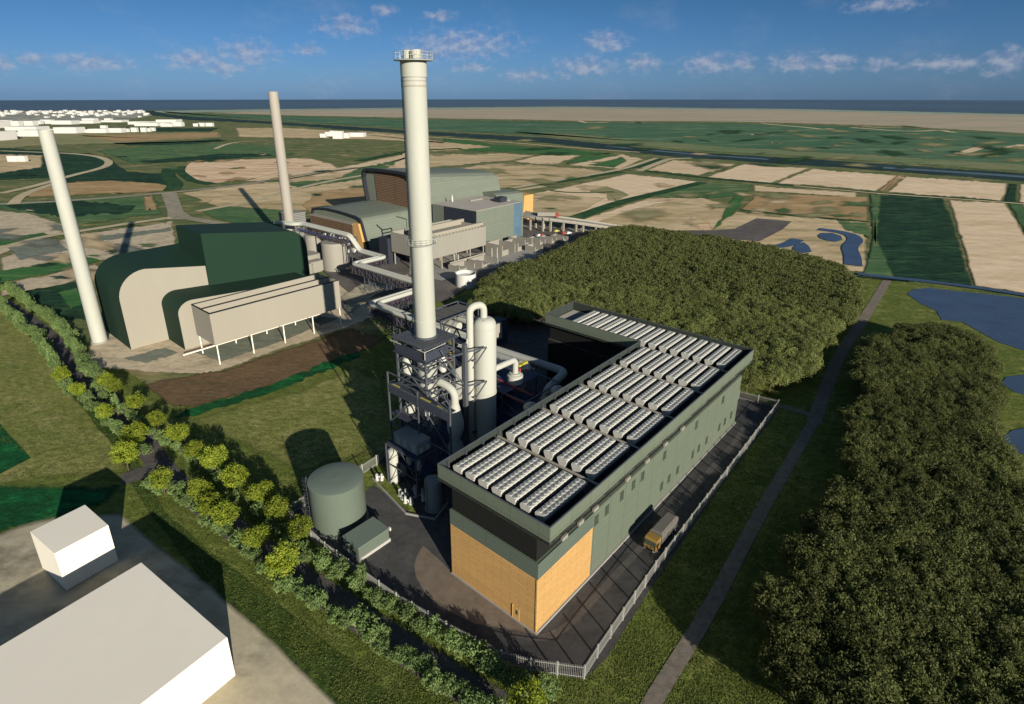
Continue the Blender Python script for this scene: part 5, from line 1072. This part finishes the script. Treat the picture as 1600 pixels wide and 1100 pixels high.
F_WD2 = leafmat('shaded_wood_foliage', (102, 108, 60), (91, 98, 55), (110, 115, 67), .5)  # same trees as the other wood, with the shade put into the leaf colour
rt = random.Random(21)
road = Stand([proto('roadside_tree', '', 'tree', '', crown('lime_crown', F_YEL, 4.2, 2.15, 2.15, 46, 60, .2, 30 + k, 0, .46), trunk('lime_trunk', 3.6, .16, 40 + k)) for k in range(4)])
east = [(164, 590), (178, 601), (211, 624), (244, 649), (276, 677), (303, 700), (334, 717), (367, 744), (407, 771), (433, 795), (468, 821)]
west = [(94, 582), (120, 605), (162, 638), (210, 679), (194, 709), (252, 746), (311, 765), (330, 785), (352, 800), (399, 838), (443, 880), (822, 1090)]
for nm, lst in (('lawn side', east), ('field side', west)):
    for k, (px, py) in enumerate(lst):
        x, y = G(px, py, 4.4); sc = rt.uniform(.92, 1.12) * (1.03 if (px, py) in ((399, 838), (367, 744), (443, 880)) else .98 if py > 650 else .88)
        road.put((x, y, 0), rt.uniform(0, 6.28), (sc, sc, sc * rt.uniform(.95, 1.1)), 'yellow-green tree, %s from the far end of the row on the %s' % (ORD[k], nm) if k < len(lst) - 1 or nm != 'field side' else 'lone yellow-green tree at the bottom edge, close to the fence corner', 'yellow-green trees along the lane')
shr = Stand([proto('hedge_shrub', '', 'shrub', '', crown('shrub_crown', F_SHR, 1.45, 1.35, 1.25, 26, 34, .2, 60 + k, 0, .5), trunk('shrub_stem', 1.2, .07, 70 + k, 5, .8), 'crown', 'stem') for k in range(5)])
def hedge(px, label, group, gap=2.1, wid=.9, s0=.8, s1=1.35, z=1.2, tall=.08):
    P = [Vector(G(x, y, z)) for x, y in px]; carry = 0
    for k in range(len(P) - 1):
        L = (P[k + 1] - P[k]).length; t = carry
        while t < L:
            p = P[k].lerp(P[k + 1], t / L); s = rt.uniform(s0, s1); hz = s * rt.uniform(.85, 1.25) * (1.7 if rt.random() < tall else 1); sx = s * (.72 if hz > 1.7 else 1)
            shr.put((p.x + rt.uniform(-wid, wid), p.y + rt.uniform(-wid, wid), 0), rt.uniform(0, 6.28), (sx, sx, hz), label, group); t += gap * rt.uniform(.75, 1.25)
        carry = t - L
hedge([(474, 858), (508, 880), (536, 896), (573, 924), (616, 945), (653, 970), (684, 982), (721, 1010), (749, 1032), (789, 1057), (817, 1069), (870, 1082)], 'bushy green shrub in the hedge just outside the fence at the front', 'hedge shrubs by the fence', 1.6, .6, .72, 1.15)
hedge([(449, 914), (477, 927), (505, 942), (539, 961), (567, 979), (592, 998), (616, 1020), (647, 1035), (681, 1066), (718, 1081), (746, 1094), (780, 1120)], 'bushy green shrub in the hedge on the field side of the lane at the front', 'hedge shrubs by the front field', 1.6, .6, .72, 1.15)
hedge([(-30, 440), (0, 452), (12, 448), (41, 470), (66, 489), (88, 504), (106, 523), (122, 551), (134, 573), (153, 589)], 'bushy green shrub in the hedge nearest the green plant', 'hedge shrubs by the green plant', 1.8, .9, .85, 1.3)
hedge([(-40, 470), (0, 478), (6, 480), (19, 492), (34, 511), (59, 523), (69, 545), (88, 567), (100, 590)], 'bushy green shrub in the hedge on the far field side of the lane', 'hedge shrubs by the far field', 1.8, .9, .85, 1.3)
hedge([(150, 600), (178, 628), (214, 652), (250, 682), (285, 708), (318, 730), (350, 755), (392, 790), (440, 825), (470, 850)], 'low green shrub between the yellow-green trees on the lawn side of the lane', 'under-shrubs on the lawn side', 3.4, 1.0, .7, 1.1)
hedge([(96, 598), (130, 622), (180, 665), (215, 700), (230, 715)], 'low green shrub between the yellow-green trees up to the lane fork', 'under-shrubs up to the fork', 3.2, .8, .8, 1.2)
hedge([(232, 752), (280, 772), (360, 836), (415, 880), (445, 905)], 'low green shrub between the yellow-green trees below the lane fork', 'under-shrubs below the fork', 3.4, .8, .8, 1.15)
def inside(p, poly):
    c = False; n = len(poly)
    for k in range(n):
        a, b = poly[k], poly[k - 1]
        if (a[1] > p[1]) != (b[1] > p[1]) and p[0] < (b[0] - a[0]) * (p[1] - a[1]) / (b[1] - a[1]) + a[0]: c = not c
    return c
def local(p): d = (p[0] - FO.o[0], p[1] - FO.o[1]); return d[0] * OA[0] + d[1] * OA[1], d[0] * OB[0] + d[1] * OB[1]
def wood(px, n_max, gap, zc, seed):
    poly = [G(x, y, zc) for x, y in px]; x0, x1 = min(p[0] for p in poly), max(p[0] for p in poly); y0, y1 = min(p[1] for p in poly), max(p[1] for p in poly)
    r = random.Random(seed); pts = []
    for _ in range(60000):
        p = (r.uniform(x0, x1), r.uniform(y0, y1))
        if not inside(p, poly): continue
        i, j = local(p)
        if -16 < i < 101 and -8 < j < 58: continue
        if 20 < i < 90 and -8 < j < 90: continue
        if all((p[0] - q[0]) ** 2 + (p[1] - q[1]) ** 2 > gap * gap for q in pts): pts.append(p)
    return pts
def wood_kind(kind, mat, seeds):
    return Stand([proto(kind, '', 'tree', '', crown('wood_crown', mat, 5.6, 4.6, 1.9, 165, 70, .21, s, 0, .25), trunk('wood_trunk', 4.4, .24, s + 5, 5, 2.4)) for s in seeds])
wc = [(762, 462), (764, 440), (800, 418), (864, 402), (915, 376), (945, 360), (992, 356), (1050, 364), (1110, 372), (1180, 384), (1260, 402), (1314, 420), (1330, 448), (1328, 484), (1298, 512), (1276, 548), (1246, 576), (1204, 596), (1168, 592), (1120, 560), (1000, 520), (900, 480), (850, 490), (780, 486), (744, 478)]
wr = [(1394, 522), (1424, 514), (1490, 516), (1535, 536), (1548, 568), (1544, 612), (1536, 655), (1570, 740), (1640, 820), (1720, 1000), (1760, 1180), (1330, 1180), (1290, 1090), (1222, 1030), (1212, 970), (1240, 890), (1290, 810), (1336, 740), (1330, 664), (1352, 612), (1344, 566), (1366, 536)]
P1 = wood(wc, 190, 5.2, 6.0, 4); P2 = [p for p in wood(wr, 150, 4.8, 6.0, 5) if p[0] / (p[1] * CT + (CAMH - 6) * ST) < .97]
print('woods', len(P1), len(P2))
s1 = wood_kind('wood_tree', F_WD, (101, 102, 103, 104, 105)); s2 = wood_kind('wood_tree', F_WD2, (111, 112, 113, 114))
every = sorted([(p, 0) for p in P1] + [(p, 1) for p in P2], key=lambda q: math.hypot(*q[0]))
rest = []
for p, w_ in every[:296]:
    s = rt.uniform(.86, 1.12)
    if w_ == 0: s1.put((p[0], p[1], 0), rt.uniform(0, 6.28), (s, s, rt.uniform(.98, 1.12)), 'leafy olive-green tree of the dense wood behind the L-shaped building', 'trees of the wood behind the building')
    else: s2.put((p[0], p[1], 0), rt.uniform(0, 6.28), (s * .92, s * .92, rt.uniform(1.0, 1.16)), 'shade-darkened leafy tree of the dense wood right of the footpath', 'trees of the wood right of the footpath')
fv, ff = [], []; tm = [crown('far_crown', F_WD, 5.6, 4.6, 1.9, 120, 34, .33, 130 + k, 0, .25) for k in range(3)]
tv = [([v.co.copy() for v in q.vertices], [tuple(f.vertices) for f in q.polygons]) for q in tm]
for n_, (p, w_) in enumerate(every[296:]):
    V_, F_ = tv[n_ % 3]; a = rt.uniform(0, 6.28); ca, sa = math.cos(a), math.sin(a); s = rt.uniform(.86, 1.12); hz = rt.uniform(.98, 1.12) / s; k0 = len(fv)
    fv += [(p[0] + (v.x * ca - v.y * sa) * s, p[1] + (v.x * sa + v.y * ca) * s, v.z * s * hz) for v in V_]; ff += [tuple(k0 + q for q in f) for f in F_]
fm = bpy.data.meshes.new('far_wood'); fm.from_pydata(fv, [], ff); fm.materials.append(F_WD); o = bpy.data.objects.new('far_wood', fm); COL.objects.link(o); o['kind'] = 'stuff'; o['label'] = 'far part of the olive-green wood behind the L-shaped building'; o['category'] = 'wood'
for q in tm: bpy.data.meshes.remove(q)

# rough grass: one mass of tufts over the near lawns, kept off the hard ground
F_GR = leafmat('grass_blades', (100, 110, 50), (84, 98, 44), (114, 120, 62), .4)
hard = [[G(*p) for p in q] for q in (yard_px, [(-200, 850), (0, 826), (60, 800), (120, 790), (200, 790), (260, 850), (350, 925), (435, 1000), (545, 1110), (545, 1300), (-400, 1300)], [(-60, 660), (50, 712), (55, 720), (0, 746), (200, 750), (190, 800), (60, 830), (-60, 850)], [(215, 596), (345, 572), (545, 506), (605, 522), (565, 562), (420, 622), (290, 660), (262, 640)], [(100, 590), (130, 540), (200, 440), (620, 440), (560, 510), (300, 592)], [(0, 440), (260, 690), (420, 850), (640, 1005), (860, 1150), (840, 1180), (600, 1020), (400, 875), (215, 720), (-40, 470)], [(1392, 436), (1284, 662), (1150, 910), (1034, 1100), (1000, 1110), (1090, 960), (1255, 660), (1376, 436)], [(1400, 455), (1420, 446), (1700, 480), (1700, 760), (1560, 720), (1555, 560), (1430, 480)])]
rg = random.Random(77); gv = []; gf = []; n = 0
while n < 70000:
    px = rg.uniform(-20, 1620); py = 440 + 680 * rg.random() ** .8; p = G(px, py)
    if any(inside(p, q) for q in hard): continue
    if rg.random() > .25 + .75 * abs(math.sin(p[0] * .31 + 2 * math.sin(p[1] * .17)) * math.cos(p[1] * .23 + math.sin(p[0] * .11))): continue
    n += 1; h = rg.uniform(.05, .17)
    for b in range(3):
        a = rg.uniform(0, 6.283); l = rg.uniform(.08, .26); dx, dy = math.cos(a), math.sin(a); k = len(gv); ww = rg.uniform(.04, .09)
        gv += [(p[0] - dy * ww, p[1] + dx * ww, 0), (p[0] + dy * ww, p[1] - dx * ww, 0), (p[0] + dx * l + dy * ww * .5, p[1] + dy * l - dx * ww * .5, h), (p[0] + dx * l - dy * ww * .5, p[1] + dy * l + dx * ww * .5, h)]; gf.append((k, k + 1, k + 2, k + 3))
gme = bpy.data.meshes.new('grass'); gme.from_pydata(gv, [], gf); gme.materials.append(F_GR); o = bpy.data.objects.new('grass', gme); COL.objects.link(o); o['kind'] = 'stuff'; o['label'] = 'rough tufted grass over the lawns around the new plant'; o['category'] = 'grass'

# ------------------------------------------------------------------ sky, sun, camera
w = bpy.data.worlds.new('World'); S.world = w; w.use_nodes = True; nt = w.node_tree; N = nt.nodes; bg = N['Background']
def wn(t, **k):
    n = N.new(t)
    for a, b in k.items(): setattr(n, a, b)
    return n
def wm(op, a, b=None, c=None):
    n = wn('ShaderNodeMath', operation=op)
    for q, i in ((a, 0), (b, 1), (c, 2)):
        if q is None: continue
        if isinstance(q, (int, float)): n.inputs[i].default_value = q
        else: nt.links.new(q, n.inputs[i])
    return n.outputs[0]
sky = wn('ShaderNodeTexSky', sky_type='NISHITA', sun_disc=False); sky.sun_elevation = SUN_EL; sky.sun_rotation = math.atan2(TO_SUN.x, TO_SUN.y)
sky.air_density = 1.0; sky.dust_density = .3; sky.ozone_density = 2.5
tcw = wn('ShaderNodeTexCoord'); sep = wn('ShaderNodeSeparateXYZ'); nt.links.new(tcw.outputs['Generated'], sep.inputs[0])
el = wm('ARCSINE', sep.outputs[2]); az = wm('ARCTAN2', sep.outputs[0], sep.outputs[1])
ae = wn('ShaderNodeCombineXYZ'); nt.links.new(az, ae.inputs[0]); nt.links.new(el, ae.inputs[1])
# tint of the clear sky by height above the horizon
rp = wn('ShaderNodeValToRGB'); nt.links.new(wm('MULTIPLY', el, 1 / .35), rp.inputs[0]); e = rp.color_ramp.elements
SKYT = [(0.0, (.22, .43, 1.06)), (.10, (.22, .41, .88)), (.40, (.17, .345, .57)), (1.0, (.78, .84, .86))]
e[0].position = 0; e[0].color = SKYT[0][1] + (1,); e[1].position = 1; e[1].color = SKYT[3][1] + (1,)
for pos, c in SKYT[1:3]: q = e.new(pos); q.color = c + (1,)
mul = wn('ShaderNodeMix', data_type='RGBA', blend_type='MULTIPLY'); mul.inputs[0].default_value = 1; nt.links.new(sky.outputs[0], mul.inputs[6]); nt.links.new(rp.outputs[0], mul.inputs[7])
def azel(px, py):
    u_ = px - CX; v_ = py - CY; fw = FPX * CT - v_ * ST; dn = FPX * ST + v_ * CT
    return math.atan2(u_, fw), math.atan2(-dn, math.hypot(u_, fw))
clouds = [(540, 40, 34, 13), (600, 17, 14, 8), (688, 25, 20, 7), (722, 70, 68, 20), (670, 82, 30, 12), (946, 66, 28, 15), (302, 92, 34, 14), (385, 84, 36, 17), (138, 98, 44, 11), (0, 100, 16, 12), (350, 106, 26, 10), (912, 105, 40, 14), (1000, 99, 24, 12), (1108, 100, 36, 15), (1160, 98, 18, 12), (1240, 98, 32, 14), (1296, 97, 34, 14), (1376, 100, 24, 11), (1480, 99, 56, 12), (1572, 96, 36, 20), (1380, 8, 46, 13), (735, 105, 24, 7), (820, 118, 30, 8), (480, 78, 18, 8), (50, 92, 20, 8)]
d0 = None
for px, py, rx, ry in clouds:
    a0, e0 = azel(px, py); a1, e1 = azel(px + rx * 1.6, py - ry * 1.5); sx = 1 / max(.004, a1 - a0); sy = 1 / max(.003, e1 - e0)
    s_ = wn('ShaderNodeVectorMath', operation='SUBTRACT'); nt.links.new(ae.outputs[0], s_.inputs[0]); s_.inputs[1].default_value = (a0, e0, 0)
    k_ = wn('ShaderNodeVectorMath', operation='MULTIPLY'); nt.links.new(s_.outputs[0], k_.inputs[0]); k_.inputs[1].default_value = (sx, sy, 0)
    l_ = wn('ShaderNodeVectorMath', operation='LENGTH'); nt.links.new(k_.outputs[0], l_.inputs[0])
    d0 = l_.outputs['Value'] if d0 is None else wm('MINIMUM', d0, l_.outputs['Value'])
mpw = wn('ShaderNodeMapping'); mpw.inputs['Scale'].default_value = (1, 1.5, 1); nt.links.new(ae.outputs[0], mpw.inputs[0])
n1 = wn('ShaderNodeTexNoise'); nt.links.new(mpw.outputs[0], n1.inputs[0]); n1.inputs['Scale'].default_value = 62; n1.inputs['Detail'].default_value = 8; n1.inputs['Roughness'].default_value = .62
n2 = wn('ShaderNodeTexNoise'); nt.links.new(mpw.outputs[0], n2.inputs[0]); n2.inputs['Scale'].default_value = 9; n2.inputs['Detail'].default_value = 5
body = wm('SUBTRACT', wm('ADD', wm('SUBTRACT', 1.0, d0), wm('MULTIPLY', wm('SUBTRACT', n1.outputs[0], .5), 2.2)), -.16)
al = wn('ShaderNodeMapRange', interpolation_type='SMOOTHSTEP'); nt.links.new(body, al.inputs[0]); al.inputs[1].default_value = 0; al.inputs[2].default_value = 1.2; al.inputs[4].default_value = .6
wisp = wn('ShaderNodeMapRange'); nt.links.new(n2.outputs[0], wisp.inputs[0]); wisp.inputs[1].default_value = .52; wisp.inputs[2].default_value = .85; wisp.inputs[4].default_value = .22
alpha = wm('MAXIMUM', al.outputs[0], wisp.outputs[0])
n3 = wn('ShaderNodeTexNoise'); off = wn('ShaderNodeVectorMath', operation='ADD'); nt.links.new(mpw.outputs[0], off.inputs[0]); off.inputs[1].default_value = (.004, .012, 0); nt.links.new(off.outputs[0], n3.inputs[0]); n3.inputs['Scale'].default_value = 62; n3.inputs['Detail'].default_value = 6
lit = wn('ShaderNodeMapRange'); nt.links.new(wm('SUBTRACT', n1.outputs[0], n3.outputs[0]), lit.inputs[0]); lit.inputs[1].default_value = -.12; lit.inputs[2].default_value = .16
cc = wn('ShaderNodeMix', data_type='RGBA'); nt.links.new(lit.outputs[0], cc.inputs[0])
CL = 1.0
cc.inputs[6].default_value = (2.5 * CL, 3.0 * CL, 4.6 * CL, 1); cc.inputs[7].default_value = (4.6 * CL, 4.8 * CL, 5.6 * CL, 1)
fin = wn('ShaderNodeMix', data_type='RGBA'); nt.links.new(alpha, fin.inputs[0]); nt.links.new(mul.outputs[2], fin.inputs[6]); nt.links.new(cc.outputs[2], fin.inputs[7])
nt.links.new(fin.outputs[2], bg.inputs[0]); bg.inputs[1].default_value = .058
sl = bpy.data.lights.new('Sun', 'SUN'); sl.energy = 4.6; sl.angle = math.radians(.5); sl.color = (1.0, .93, .80)
so = bpy.data.objects.new('Sun', sl); COL.objects.link(so); so.rotation_euler = TO_SUN.to_track_quat('Z', 'Y').to_euler(); so.location = (0, 0, 200)
cam = bpy.data.cameras.new('Camera'); co = bpy.data.objects.new('Camera', cam); COL.objects.link(co); S.camera = co
co.location = (0, 0, CAMH); co.rotation_euler = (math.pi / 2 - PT, 0, 0)
cam.sensor_fit = 'HORIZONTAL'; cam.sensor_width = 36; cam.lens = 36 * FPX / 1600; cam.shift_x = (800 - CX) / 1600; cam.shift_y = (CY - 550) / 1600
cam.clip_end = 400000; cam.clip_start = .5
S.view_settings.view_transform = 'Standard'; S.view_settings.look = 'None'; S.view_settings.gamma = 1; S.view_settings.exposure = .75
S.cycles.max_bounces = 6; S.cycles.transparent_max_bounces = 16
